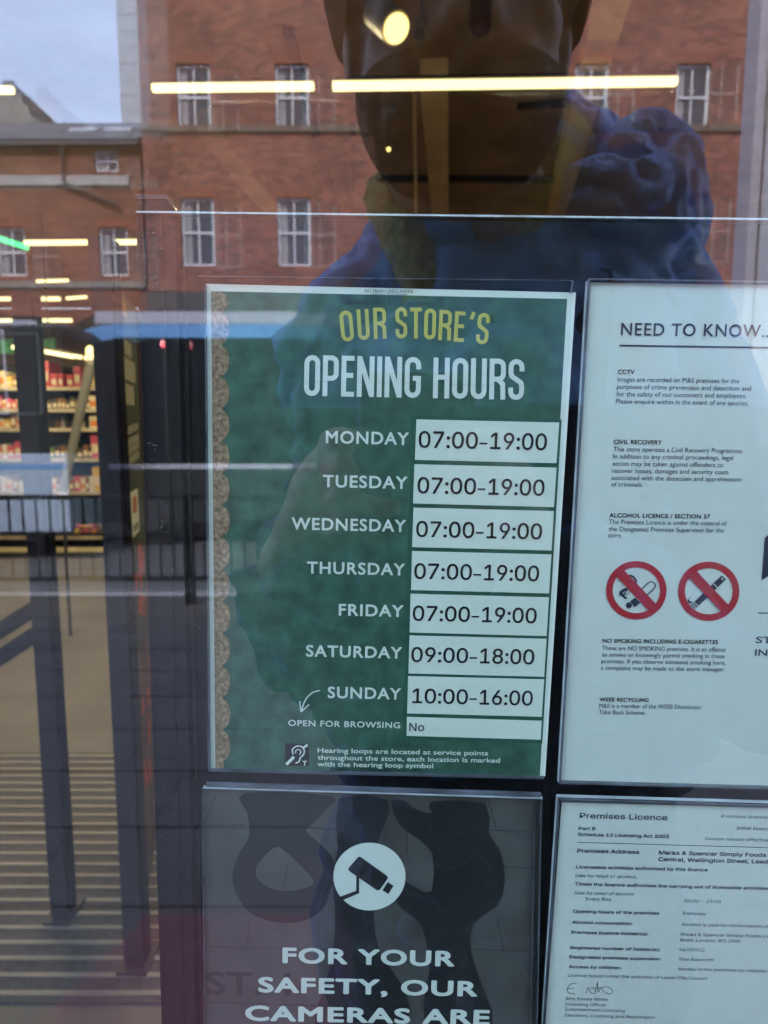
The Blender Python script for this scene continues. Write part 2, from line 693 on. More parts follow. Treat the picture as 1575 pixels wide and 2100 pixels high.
M_render = mat('pale_render', (0.42, 0.42, 0.43), 0.9, var=0.06, scale=2)
M_plinth = mat('dark_stone_plinth', (0.07, 0.06, 0.06), 0.8, var=0.2, scale=3)


def X_of(px, Y, py=500):
    return at(px, py, Y).x


def Z_of(py, Y):
    return at(787, py, Y).z


def window_mesh(Wd, Ht):
    """white sash window: frame with meeting rail and glazing bars; pane; curtain, local origin at the bottom centre, facing +y"""
    fr = bmesh.new()
    t = 0.07
    box(fr, -Wd / 2, -Wd / 2 + t, -.10, .03, 0, Ht)
    box(fr, Wd / 2 - t, Wd / 2, -.10, .03, 0, Ht)
    box(fr, -Wd / 2 + t, Wd / 2 - t, -.10, .028, 0, t)
    box(fr, -Wd / 2 + t, Wd / 2 - t, -.10, .028, Ht - t, Ht)
    box(fr, -Wd / 2 + t, Wd / 2 - t, -.08, .02, Ht * .5 - .03, Ht * .5 + .03)
    box(fr, -.02, .02, -.07, .012, t, Ht * .5 - .03)
    box(fr, -.02, .02, -.06, .022, Ht * .5 + .03, Ht - t)
    pa = bmesh.new()
    box(pa, -Wd / 2 + t, Wd / 2 - t, -.05, -.04, t, Ht - t)
    cu = bmesh.new()
    box(cu, -Wd / 2 + t + .02, -Wd / 2 + t + .20, -.037, -.034, t + .02, Ht - t - .02)
    return fr, pa, cu


def add_windows(bld, cells, Y, front):
    """cells: (x, z, width, height); each a child window with frame, pane and sill"""
    cache = {}
    for (x, z, wd, ht) in cells:
        key = (round(wd, 2), round(ht, 2))
        if key not in cache:
            fr, pa, cu = window_mesh(wd, ht)
            sl_ = BOX(-wd / 2 - .10, wd / 2 + .10, -.10, .10, -.13, -.002)
            ms = []
            ar = bmesh.new()
            fo = .13 + .005
            prism(ar, [(-wd / 2 - .02, fo, ht + .003), (wd / 2 + .02, fo, ht + .003), (wd / 2 + .14, fo, ht + .26), (-wd / 2 - .14, fo, ht + .26)], (0, -.01, 0))
            for nm, b, m in (('arch', ar, M_arch), ('window', fr, M_sash), ('pane', pa, M_wglass), ('sill', sl_, M_sill), ('curtain', cu, M_curt)):
                me = bpy.data.meshes.new(nm)
                b.to_mesh(me)
                b.free()
                me.materials.append(m)
                ms.append(me)
            cache[key] = ms
        ms = cache[key]
        wo = bpy.data.objects.new('window', ms[1])
        wo.location = Vector((x, front, z)) - world_loc(bld)
        wo.parent = bld
        COL.objects.link(wo)
        for nm, me in (('pane', ms[2]), ('sill', ms[3]), ('curtain', ms[4]), ('arch', ms[0])):
            c = bpy.data.objects.new(nm, me)
            c.parent = wo
            COL.objects.link(c)


def wall_with_holes(x0, x1, z0, z1, yf, holes, depth=0.3):
    """front wall (facing +y) with real window openings and reveals"""
    xs = sorted({x0, x1} | {h[0] for h in holes} | {h[1] for h in holes})
    zs = sorted({z0, z1} | {h[2] for h in holes} | {h[3] for h in holes})
    xs = [x for x in xs if x0 <= x <= x1]
    zs = [z for z in zs if z0 <= z <= z1]
    bm = bmesh.new()
    vd = {}

    def V(x, z):
        if (x, z) not in vd:
            vd[(x, z)] = bm.verts.new((x, yf, z))
        return vd[(x, z)]
    for i in range(len(xs) - 1):
        for j in range(len(zs) - 1):
            cx, cz = (xs[i] + xs[i + 1]) / 2, (zs[j] + zs[j + 1]) / 2
            if any(h[0] < cx < h[1] and h[2] < cz < h[3] for h in holes):
                continue
            bm.faces.new((V(xs[i], zs[j]), V(xs[i], zs[j + 1]), V(xs[i + 1], zs[j + 1]), V(xs[i + 1], zs[j])))
    for (a, b, c, d) in holes:
        for p, q in (((a, c), (a, d)), ((a, d), (b, d)), ((b, d), (b, c)), ((b, c), (a, c))):
            bm.faces.new([bm.verts.new(v) for v in ((p[0], yf, p[1]), (q[0], yf, q[1]), (q[0], yf - depth, q[1]), (p[0], yf - depth, p[1]))])
    # back
    return bm


colpx = [400, 600, 802, 1004, 1210, 1416, 1622, 1830]
rows = [(130, 262), (405, 545)]
xf0 = X_of(300, FD)
xs = [X_of(c, FD, 300) for c in colpx]
xs += [xs[-1] + 2.95 * i for i in range(1, 4)]
wW = 0.94
zrows = [(Z_of(b, FD), Z_of(t, FD)) for t, b in rows]
fh = zrows[0][0] - zrows[1][0]
zrows = [(zrows[0][0] + fh, zrows[0][1] + fh)] + zrows
bld = thing('brick_building', 'tall red brick building with rows of white sash windows, mirrored in the shop glass', 'building', ((xf0 + xs[-1] + 2) / 2, -FD - 4, -.11))
holes = []
cells = []
for x in xs:
    for (z0, z1) in zrows:
        holes.append((x - wW / 2, x + wW / 2, z0, z1))
        cells.append((x, z0, wW, z1 - z0))
zg = zrows[2][0] - 0.9
for x in xs:       # ground floor openings
    holes.append((x - wW / 2, x + wW / 2, zg - 2.6, zg - 0.6))
    cells.append((x, zg - 2.6, wW, 2.0))
ztop = zrows[0][1] + 1.2
wl = wall_with_holes(xf0, xs[-1] + 2, -.11, ztop, -FD, holes)
link('wall', wl, M_brick, bld)
b = bmesh.new()
box(b, xf0, xs[-1] + 2, -FD - 9, -FD - .35, -.11, ztop - .02)
link('core', b, M_brick, bld)
b = bmesh.new()
for zz in (Z_of(258, FD), Z_of(258, FD) + fh + .0, ):
    box(b, xf0 - .03, xs[-1] + 2.03, -FD - .05, -FD + .07, zz - .17, zz)
link('string_course', b, M_stone, bld)
b = bmesh.new()
zf = Z_of(600, FD)
box(b, xf0 - .02, xs[-1] + 2.02, -FD - .05, -FD + .14, zf - .55, zf + .02)
link('fascia', b, M_plinth, bld)
b = bmesh.new()
prism(b, [(xf0 - .3, -FD + .35, ztop), (xf0 - .3, -FD - 9.4, ztop), (xf0 - .3, -FD - 4.6, ztop + 2.6)], (xs[-1] + 2.3 - xf0 + .3, 0, 0))
link('roof', b, M_slateroof, bld)
add_windows(bld, cells, FD, -FD - .13)

# ---- lower brick house on the left
LD = 21.0
hl0, hl1 = X_of(-900, LD, 400), X_of(291, LD, 400)
low = thing('brick_house', 'lower brick house with slate roof and pale stone band beside the tall building', 'building', ((hl0 + hl1) / 2, -LD - 3, -.11))
ze = Z_of(292, LD)
lw_ = [X_of(c, LD, 500) for c in (-620, -405, -190, 22, 232)]
zl0, zl1 = Z_of(566, LD), Z_of(466, LD)
holes, cells = [], []
for x in lw_:
    holes.append((x - .43, x + .43, zl0, zl1))
    cells.append((x, zl0, .86, zl1 - zl0))
for x in (lw_[4] - .1, lw_[2]):
    holes.append((x - .35, x + .35, Z_of(352, LD), Z_of(305, LD)))
    cells.append((x, Z_of(352, LD), .70, Z_of(305, LD) - Z_of(352, LD)))
link('wall', wall_with_holes(hl0, hl1, -.11, ze, -LD, holes), M_brick2, low)
link('core', BOX(hl0, hl1 - .02, -LD - 6, -LD - .35, -.11, ze - .02), M_brick2, low)
link('stone_band', BOX(hl0, hl1 - .35, -LD - .02, -LD + .08, Z_of(381, LD), Z_of(361, LD)), mat('pale_stone', (0.40, 0.37, 0.36), 0.9, var=0.12, scale=3), low)
link('gutter', BOX(hl0, hl1, -LD + .02, -LD + .22, ze - .14, ze - .02), M_plinth, low)
b = bmesh.new()
zr = Z_of(252, LD + 2.6)
prism(b, [(hl0, -LD + .25, ze), (hl0, -LD - 2.6, zr), (hl0, -LD - 6.2, ze)], (hl1 - hl0, 0, 0))
rf = link('roof', b, M_slateroof, low)
b = bmesh.new()
for px in (165, 238):
    xx = X_of(px, LD + 1, 270)
    k = .42
    ya = -LD - 1.2
    za = ze + (zr - ze) * (.25 + 1.2) / 2.85
    prism(b, [(xx - k, ya + .35, za - .30 + .03), (xx + k, ya + .35, za - .30 + .03), (xx + k, ya - .1, za + .13), (xx - k, ya - .1, za + .13)], (0, 0, -.05))
link('skylight', b, mat('skylight_frame', (0.35, 0.36, 0.40), 0.3), low)
link('plinth', BOX(hl0, hl1, -LD - .01, -LD + .10, -.11, Z_of(760, LD)), M_plinth, low)
link('sill_band', BOX(hl0, hl1, -LD - .02, -LD + .07, Z_of(590, LD), Z_of(577, LD)), M_sill, low)
b = bmesh.new()
tube(b, [(X_of(141, LD), -LD + .12, ze - .1), (X_of(141, LD), -LD + .12, Z_of(377, LD)), (X_of(250, LD), -LD + .12, Z_of(425, LD))], .055, 8)
link('drainpipe', b, M_plinth, low)
add_windows(low, cells, LD, -LD - .13)

# gabled chimney house behind, pale tower behind
GD = 25.0
gb = thing('gabled_house', 'stone gable with stepped chimney stack rising behind the slate roof', 'building', (X_of(0, GD, 250), -GD - 1, 0))
b = bmesh.new()
prof = [(-900, 420), (-900, 300), (-260, 110), (6, 186), (6, 172), (30, 172), (31, 192), (44, 194), (46, 212), (57, 216), (58, 226), (82, 262), (82, 420)]
prism(b, [mir(x, y, GD) for x, y in prof], (0, -3, 0))
link('wall', b, mat('gable_stone', (0.26, 0.24, 0.23), 0.9, var=0.2, scale=3), gb)
b = bmesh.new()
for px in (12, 24):
    p = mir(px, 168, GD + .6)
    tube(b, [(p.x, p.y, p.z - .5), (p.x, p.y, p.z)], .12, 8)
link('chimney_pot', b, M_stone, gb)
PD = 30.0
pb = thing('rendered_block', 'plain pale rendered block standing between the sky and the brick building', 'building', (X_of(268, PD, 100), -PD - 3, -.3))
b = bmesh.new()
x0, x1 = mir(243, 120, PD).x, mir(360, 120, PD).x
zt = mir(243, -420, PD).z
box(b, x0, x1, -PD - 8, -PD, -.3, zt)
link('wall', b, M_render, pb)
b = bmesh.new()
for i in range(40):
    z = 1 + i * 0.62
    if z < zt - .3:
        box(b, x0 - .004, x1, -PD - 7.9, -PD + .012, z, z + .02)
link('panel_joints', b, mat('render_joint', (0.30, 0.30, 0.31), 0.9), pb)

# ---- lamp column at the right
lp = mir(1548, 300, 6.0)
lamp = thing('lamp_column', 'broad lavender grey street column reflected at the right edge', 'lamp post', (lp.x + .06, lp.y, gz(-6.0)))
M_col = mat('grey_column_paint', (0.42, 0.41, 0.46), 0.45, var=0.06, scale=5)
link('shaft', BOX(lp.x - .075, lp.x + .20, lp.y - .12, lp.y + .12, .55, 7.0, bev=.02), M_col, lamp)
link('base_casing', BOX(lp.x - .12, lp.x + .25, lp.y - .17, lp.y + .17, gz(-6.0), .545, bev=.02), M_col, lamp)
link('cover_strip', BOX(lp.x + .005, lp.x + .02, lp.y + .121, lp.y + .128, .7, 6.6), M_plinth, lamp)
b = bmesh.new()
tube(b, smooth3 := [(lp.x + .06, lp.y, 6.98), (lp.x + .06, lp.y - .3, 7.5), (lp.x + .06, lp.y - 1.3, 7.75)], .05, 8)
link('arm', b, M_col, lamp)
link('lantern', BOX(lp.x - .1, lp.x + .22, lp.y - 1.9, lp.y - 1.28, 7.68, 7.84, bev=.04), M_col, lamp)

# ---- pedestrian guard rail
M_rail = mat('black_rail_paint', (0.012, 0.012, 0.014), 0.35)
RD = 5.85
zt, zm, zb = Z_of(1020, RD), Z_of(1095, RD), Z_of(1187, RD)


def rail_panel():
    t = thing('guard_rail', 'black pedestrian guard rail panel along the kerb', 'railing', (0, -RD, gz(-RD)), group='black guard rail panels along the kerb')
    wd = 1.96
    z0 = gz(-RD)
    for s in (-1, 1):
        link('post', BOX(s * wd / 2 - .03, s * wd / 2 + .03, -RD - .03, -RD + .03, z0, zt + .03), M_rail, t)
    for zz in (zt, zm, zb):
        link('rail', BOX(-wd / 2 + .03, wd / 2 - .03, -RD - .025, -RD + .025, zz - .02, zz + .02), M_rail, t)
    n = 15
    for i in range(n):
        x = -wd / 2 + wd * (i + 1) / (n + 1)
        bm = bmesh.new()
        tube(bm, [(x, -RD, zb), (x, -RD, zt)], .011, 8)
        link('bar', bm, M_rail, t)
    return t


rp0 = rail_panel()
where = ['leftmost guard rail panel, in front of the pale blue coach', 'guard rail panel left of the shop notice board', 'guard rail panel mirrored over the green poster',
         'guard rail panel behind the photographer', 'rightmost guard rail panel, nearest the grey street column']
for i in range(5):
    loc = (-4.75 + i * 1.99, -RD, gz(-RD))
    if i == 0:
        rp0.location = loc
        rp0['label'] = where[0]
    else:
        dup(rp0, loc, where[i])

# ---- the bus
M_blue = mat('bus_blue_paint', (0.14, 0.32, 0.62), 0.3, var=0.05, scale=3)
M_lav = mat('bus_roof_paint', (0.42, 0.42, 0.50), 0.35)
M_busd = mat('bus_grey_paint', (0.028, 0.031, 0.031), 0.45, spec=.25)
M_busg = mat('bus_glass', (0.010, 0.011, 0.012), 0.06, spec=0.35)
M_rub = mat('tyre_rubber', (0.015, 0.015, 0.016), 0.85)
M_rim = mat('steel_rim', (0.07, 0.07, 0.075), 0.5, metal=0.3)
BD = 9.9
bx0, bx1 = X_of(120, BD, 700), X_of(1205, BD, 700)
zt_ = Z_of(640, BD)
zb0, zb1 = Z_of(692, BD), Z_of(664, BD)
zs = Z_of(958, BD)
bus = thing('bus', 'bus with blue roof edge and long dark windows passing behind the photographer', 'bus', ((bx0 + bx1) / 2, -BD - 1.2, -.235))


def round_prof(x0, x1, z0, z1, r, n=7):
    P = [(x0, z0), (x1, z0)]
    P += [(x1 - r + r * math.cos(R(90 * i / n)), z1 - r * .62 + r * .62 * math.sin(R(90 * i / n))) for i in range(n + 1)]
    P += [(x0 + r - r * math.sin(R(90 * i / n)), z1 - r * .62 + r * .62 * math.cos(R(90 * i / n))) for i in range(n + 1)]
    return P


b = bmesh.new()
prism(b, [(x, -BD, z) for x, z in round_prof(bx0, bx1, .10, zt_, .9)], (0, -2.4, 0))
link('body', b, M_busd, bus)
link('roof_edge', BOX(bx0 + .55, bx1 - .55, -BD - .6, -BD + .008, zb1 + .004, zt_ + .01, bev=.004), M_lav, bus)
b = bmesh.new()
Po = round_prof(bx0 + .02, bx1 - .02, zb0 - .4, zb1, .85)[2:]
Pi = round_prof(bx0 + .25, bx1 - .25, zb0 - .5, zb0, .75)[2:]
for i in range(len(Po) - 1):
    q = [(Po[i][0], -BD + .006, Po[i][1]), (Po[i + 1][0], -BD + .006, Po[i + 1][1]), (Pi[i + 1][0], -BD + .006, Pi[i + 1][1]), (Pi[i][0], -BD + .006, Pi[i][1])]
    bm2 = [b.verts.new(v) for v in q]
    b.faces.new(bm2)
link('blue_band', b, M_blue, bus)
b = bmesh.new()
prism(b, [(x, -BD + .004, z) for x, z in round_prof(bx0 + .25, bx1 - .25, zs + .05, zb0, .75)], (0, -.02, 0))
link('side_windows', b, M_busg, bus)
b = bmesh.new()
nb = 5
for i in range(1, nb):
    x = bx0 + (bx1 - bx0) * i / nb
    box(b, x - .035, x + .035, -BD - .01, -BD + .012, zs + .06, zb0 - .02)
link('window_pillars', b, M_busd, bus)
link('lower_panel', BOX(bx0 + .02, bx1 - .02, -BD - .05, -BD + .01, .12, zs - .03), M_busd, bus)
link('sill_strip', BOX(bx0 - .3 + .3, bx1, -BD - .03, -BD + .02, zs - .028, zs + .048), M_lav, bus)
for x in (bx0 + 1.3, bx1 - 1.7):
    b = bmesh.new()
    bmesh.ops.create_cone(b, segments=28, radius1=.46, radius2=.46, depth=.26, cap_ends=True, matrix=Matrix.Translation((x, -BD - .06, .225)) @ Matrix.Rotation(R(90), 4, 'X'))
    wh = link('wheel', b, M_rub, bus)
    b = bmesh.new()
    bmesh.ops.create_cone(b, segments=24, radius1=.27, radius2=.24, depth=.04, cap_ends=True, matrix=Matrix.Translation((x, -BD + .085, .225)) @ Matrix.Rotation(R(-90), 4, 'X'))
    link('rim', b, M_rim, wh)
b = bmesh.new()
p = mir(335, 706, BD)
ellipsoid(b, (p.x, -BD + .03, p.z), (.035, .03, .06), seg=12)
link('side_lamp', b, emit_mat('red_lamp', (1, .02, .03), 1.2), bus)

# ---- pale coach at the left
CD = 8.6
cx1, cx0 = X_of(146, CD, 1050), X_of(-1150, CD, 1050)
coach = thing('coach', 'pale blue coach with white framed windows standing left of the bus', 'bus', ((cx0 + cx1) / 2, -CD - 1.2, -.235))
M_carp = mat('pale_blue_coach_paint', (0.36, 0.44, 0.56), 0.35, var=0.06, scale=1.5)
M_lamp = mat('lamp_glass', (0.7, 0.72, 0.75), 0.15)
z_roof, z_w1, z_w0, z_st = Z_of(648, CD), Z_of(676, CD), Z_of(930, CD), Z_of(957, CD)
b = bmesh.new()
prism(b, [(x, -CD, z) for x, z in round_prof(cx0, cx1, .12, z_roof, .35)], (0, -2.4, 0))
link('body', b, M_busd, coach)
link('lower_panel', BOX(cx0 + .02, cx1 - .01, -CD - .05, -CD + .012, .13, z_st - .03), M_carp, coach)
link('blue_stripe', BOX(cx0 + .02, cx1 - .01, -CD - .05, -CD + .016, z_st - .028, z_st + .02), M_blue, coach)
link('pale_belt', BOX(cx0 + .02, cx1 - .01, -CD - .05, -CD + .012, z_st + .022, z_w0), M_carp, coach)
link('roof_rail', BOX(cx0 + .3, cx1 - .3, -CD - .05, -CD + .012, z_w1 + .06, z_w1 + .12), M_lav, coach)
x = cx1 - .72
k = 0
while x > cx0 + 1.2:
    wn_ = 1.25
    b = bmesh.new()
    for (a0, a1, c0, c1) in ((x - wn_, x, z_w1 - .03, z_w1), (x - wn_, x, z_w0 + .5, z_w0 + .53), (x - wn_, x - wn_ + .03, z_w0 + .53, z_w1 - .03), (x - .03, x, z_w0 + .53, z_w1 - .03)):
        box(b, a0, a1, -CD - .01, -CD + .014, c0, c1)
    wf = link('window', b, M_lav, coach)
    link('pane', BOX(x - wn_ + .03, x - .03, -CD - .01, -CD + .004, z_w0 + .53, z_w1 - .03), M_busg, wf)
    x -= 1.36
for x in (cx1 - 1.5, cx0 + 2.0):
    b = bmesh.new()
    bmesh.ops.create_cone(b, segments=28, radius1=.46, radius2=.46, depth=.26, cap_ends=True, matrix=Matrix.Translation((x, -CD - .06, .225)) @ Matrix.Rotation(R(90), 4, 'X'))
    wh = link('wheel', b, M_rub, coach)
    b = bmesh.new()
    bmesh.ops.create_cone(b, segments=24, radius1=.27, radius2=.24, depth=.04, cap_ends=True, matrix=Matrix.Translation((x, -CD + .085, .225)) @ Matrix.Rotation(R(-90), 4, 'X'))
    link('rim', b, M_rim, wh)
b = bmesh.new()
ellipsoid(b, (cx1 - .1, -CD - .02, .62), (.10, .06, .07), seg=14)
link('headlight', b, M_lamp, coach)

# ================================================================== THE SHOP
M_frame = mat('dark_aluminium', (0.035, 0.037, 0.045), 0.4, var=0.1, scale=20)
M_shopw = mat('shop_cladding', (0.06, 0.06, 0.065), 0.6, var=0.1, scale=4)
M_inwall = mat('brown_interior_wall', (0.48, 0.34, 0.23), 0.8, var=0.2, scale=2)
M_ceil = mat('warm_ceiling', (0.46, 0.32, 0.22), 0.8, var=0.25, scale=3)
M_floor = mat('shop_floor_tile', (0.125, 0.114, 0.108), 0.55, var=0.15, scale=3)
WX0, WX1, WZ0, WZ1 = -1.30, 1.10, 0.30, 2.95
front = thing('shop_front', 'dark shop front wall around the big display window', 'building', (0, .1, 0))
b = bmesh.new()
box(b, -9, WX0 - .06, 0.0, .12, 0, 6.2)
box(b, WX1 + .06, 7, 0.0, .12, 0, 6.2)
box(b, WX0 - .06, WX1 + .06, 0.0, .12, WZ1 + .06, 6.2)
box(b, WX0 - .06, WX1 + .06, 0.0, .12, 0, WZ0 - .06)
link('wall', b, M_shopw, front)
b = bmesh.new()
box(b, -9.1, 7.1, -.1, 13.2, 6.21, 6.4)
link('roof', b, M_shopw, front)
win = thing('shop_window', 'clear double glazed shop window mirroring the street and the photographer', 'window', (0, 0, WZ0 - .06))
b = bmesh.new()
box(b, WX0 - .058, WX0, -.012, .10, WZ0, WZ1)
box(b, WX1, WX1 + .058, -.012, .10, WZ0, WZ1)
box(b, WX0 - .058, WX1 + .058, -.012, .10, WZ1, WZ1 + .058)
box(b, WX0 - .058, WX1 + .058, -.012, .10, WZ0 - .058, WZ0)
link('frame', b, M_frame, win)
MG1 = glass_mat('outer_glass', 0.11, (0.885, 0.95, 0.925))
MG2 = glass_mat('inner_glass', 0.03, (0.95, 0.97, 0.96))
MGC = glass_mat('clear_face', 0.004, (0.99, 0.995, 0.99))


def pane(name, m, y, yaw, th=0.006):
    bm = bmesh.new()
    box(bm, WX0 + .0005, WX1 - .0005, -.0, th, WZ0 + .0005, WZ1 - .0005)
    bm.normal_update()
    me = bpy.data.meshes.new(name)
    bm.faces.ensure_lookup_table()
    for f in bm.faces:
        f.material_index = 0 if f.normal.y < -.5 else 1
    M = Matrix.Translation((0, y, 0)) @ Matrix.Rotation(yaw, 4, 'Z')
    bmesh.ops.transform(bm, matrix=M, verts=bm.verts[:])
    bm.to_mesh(me)
    bm.free()
    me.materials.append(m)
    me.materials.append(MGC)
    me.transform(Matrix.Translation(-win.location))
    o = bpy.data.objects.new(name, me)
    o.parent = win
    COL.objects.link(o)
    return o


pane('pane', MG1, 0.0, 0.0)
pane('pane', MG2, 0.040, R(-1.03))

# room
RX0, RX1, RY1, RH = -8.8, 6.8, 13.0, 3.75
bm = bmesh.new()
bm.faces.new([bm.verts.new(v) for v in ((RX0, .0, .0), (RX1, .0, .0), (RX1, RY1, .0), (RX0, RY1, .0))])
tag(link('shop_floor', bm, M_floor), 'tan tiled floor inside the shop', 'floor', kind='structure')
tag(link('shop_ceiling', BOX(RX0, RX1, .121, RY1, RH, RH + .1), M_ceil), 'brown shop ceiling above the strip lights', 'ceiling', kind='structure')
bm = bmesh.new()
box(bm, RX0 - .1, RX0, .121, RY1, 0, RH - .002)
box(bm, RX1, RX1 + .1, .121, RY1, 0, RH - .002)
box(bm, RX0 - .1, RX1 + .1, RY1, RY1 + .1, 0, RH - .002)
tag(link('shop_wall', bm, M_inwall), 'brown walls at the back of the shop', 'wall', kind='structure')
# ceiling beams and ducts
M_beam = mat('brown_beam', (0.85, 0.60, 0.36), 0.7, var=0.2, scale=3)
M_beamd = mat('dark_duct', (0.02, 0.017, 0.015), 0.6)


def bar_px(name, a, b_, wd, m, label, cat, group=None):
    """straight square bar between two interior points"""
    bm = bmesh.new()
    A, B = Vector(a), Vector(b_)
    q = (B - A).normalized().to_track_quat('Z', 'Y')
    L = (B - A).length
    g = bmesh.ops.create_cube(bm, size=1.0)
    for v in g['verts']:
        v.co = A + q @ Vector((v.co.x * wd, v.co.y * wd, (v.co.z + .5) * L))
    o = link(name, bm, m)
    rebase(o)
    return tag(o, label, cat, group)


bar_px('ceiling_beam', at(430, 250, 4.2), at(600, 470, 6.6), .16, M_beam, 'brown ceiling beam slanting down left of the face', 'beam')
bar_px('ceiling_beam', at(890, 150, 3.7), at(905, 470, 6.9), .15, M_beam, 'broad brown ceiling beam running into the shop behind the face', 'beam')
bar_px('ceiling_beam', at(1260, -40, 3.0), at(1130, 470, 6.7), .15, M_beam, 'brown ceiling beam slanting down right of the face', 'beam')
bar_px('ceiling_duct', at(770, 366, 5.4), at(1180, 368, 5.4), .045, M_beamd, 'dark pipe crossing the ceiling under the chin', 'pipe')
bar_px('ceiling_duct', at(1060, 218, 4.2), at(1240, 206, 4.2), .035, M_beamd, 'short dark pipe right of the face', 'pipe')
bar_px('ceiling_duct', at(590, 60, 3.4), at(700, 470, 6.5), .05, M_beamd, 'thin dark hanging rod slanting left of the face', 'pipe')
bar_px('ceiling_duct', at(724, 250, 4.4), at(722, 470, 5.8), .04, M_beamd, 'thin upright dark rod left of the face', 'pipe')
bar_px('ceiling_duct', at(850, 190, 4.0), at(853, 440, 5.0), .02, M_beam, 'thin pale rod hanging behind the mouth', 'pipe')

# LED strips
M_led = emit_mat('warm_led', (1.0, 0.76, 0.36), 0.34)
M_ledh = mat('led_housing', (0.12, 0.10, 0.09), 0.5)


def led(pxa, pxb, Y, th_px, label, ya=None, watts=0.0):
    A, B = at(pxa[0], pxa[1], Y), at(pxb[0], pxb[1], ya if ya else Y)
    th = th_px * .72 / F_PX * (Y - CAM.y) / 2
    t = thing('strip_light', label, 'light', (A + B) / 2 + Vector((0, 0, th)), group='warm strip lights in the shop')
    d = (B - A)
    q = d.normalized().to_track_quat('X', 'Z')
    bm = bmesh.new()
    box(bm, 0, d.length, -th * .9, th * .9, -th, th, bev=th * .4)
    bmesh.ops.transform(bm, matrix=Matrix.Translation(A) @ q.to_matrix().to_4x4(), verts=bm.verts[:])
    link('tube', bm, M_led, t)
    bm = bmesh.new()
    box(bm, 0, d.length, -th * 1.3, th * 1.3, th * 1.05, th * 1.9)
    bmesh.ops.transform(bm, matrix=Matrix.Translation(A) @ q.to_matrix().to_4x4(), verts=bm.verts[:])
    link('housing', bm, M_ledh, t)
    if watts > 0:                  # the strip's own downward light
        ll = bpy.data.lights.new('strip_glow', 'AREA')
        ll.shape = 'RECTANGLE'
        ll.size = d.length
        ll.size_y = th * 1.2
        ll.energy = watts * 0.5
        ll.color = (1.0, 0.74, 0.42)
        lo = bpy.data.objects.new('strip_glow', ll)
        lo.location = (A + B) / 2 + Vector((0, 0, -th * 1.15)) - Vector(t.location)
        lo.parent = t
        COL.objects.link(lo)
    return t


led((312, 181), (644, 177), 3.4, 18, 'long warm strip light crossing left of the head', watts=12)
led((682, 177), (1388, 167), 3.4, 20, 'longest warm strip light crossing in front of the face', watts=18)
led((-420, 190), (28, 185), 3.4, 16, 'warm strip light entering at the left edge below the chimney', watts=14)
led((50, 498), (620, 494), 6.2, 12, 'warm strip light left of the notice board above the poster banner', watts=14)
led((-500, 505), (-60, 500), 6.2, 12, 'unseen warm strip light added beyond the left edge of the view', watts=14)  # unseen strip, added to brighten the shop interior
led((75, 577), (140, 575), 8.6, 7, 'faint short strip light above the shelving')
led((-20, 613), (26, 613), 9.2, 9, 'upper far strip light at the left edge over the shelves')
led((76, 613), (123, 613), 9.2, 10, 'upper far strip light over the red boxes', watts=5)
led((136, 612), (178, 609), 9.4, 7, 'dim far strip light beside the door post')
led((-20, 657), (29, 657), 10.6, 8, 'lower far strip light at the left edge over the shelves', watts=5)
led((79, 657), (147, 657), 10.6, 9, 'lower far strip light over the red boxes', watts=5)
led((-30, 704), (33, 713), 7.4, 11, 'sloping strip light under the green sign at the left edge', 7.2, watts=3.5)
led((78, 718), (150, 731), 7.0, 11, 'sloping strip light just above the red boxes', 6.4, watts=3.5)
led((153, 730), (167, 733), 6.3, 10, 'stubby strip light at the top of the white pole')
led((173, 733), (189, 738), 6.3, 10, 'stubby strip light between white pole and door post')
# track spotlights
M_spot = mat('white_spot_body', (0.50, 0.46, 0.42), 0.4)
M_lens = emit_mat('warm_lens', (1.0, 0.68, 0.22), 0.38)


def spot(px0, py0, px1, py1, Y, rad, label, lit=True, body=M_spot, dy=-.05, lensmat=None):
    A, B = at(px0, py0, Y), at(px1, py1, Y + dy)
    t = thing('spotlight', label, 'spotlight', (A.x, A.y, A.z), group='track spotlights')
    bm = bmesh.new()
    tube(bm, [A, A + (B - A) * .06, B], [rad * .9, rad, rad], 24)
    link('housing', bm, body, t, smooth=False)
    d = (B - A).normalized()
    bm = bmesh.new()
    tube(bm, [B + d * .001, B + d * .006], [rad * .84, rad * .84], 24)
    link('lens', bm, lensmat or (M_lens if lit else M_beamd), t)
    bm = bmesh.new()
    tube(bm, [(A + d * .04), Vector((A.x + d.x * .04, A.y + .02, RH - .03))], .012, 8)
    link('stem', bm, body, t)
    bm = bmesh.new()
    box(bm, A.x - .05, A.x + .05, A.y - .02, A.y + .10, RH - .03, RH - .002)
    link('track_plate', bm, body, t)
    return t


spot(772, 22, 812, 58, 2.7, .062, 'white track spotlight with lit warm lens in front of the left eye', dy=-.10)
spot(988, 0, 984, 52, 2.9, .048, 'unlit brown spotlight with dark red lens beside the nose', lit=False, body=mat('brown_spot_body', (0.16, 0.10, 0.07), 0.5), dy=-.12, lensmat=mat('red_lens', (0.12, 0.012, 0.012), 0.3))
spot(868, 45, 860, 70, 3.5, .035, 'small far spotlight between the two nearer ones', lit=False, dy=-.1)
spot(797, 298, 797, 306, 4.9, .016, 'tiny far lamp glowing beside the cheek', dy=-.1)

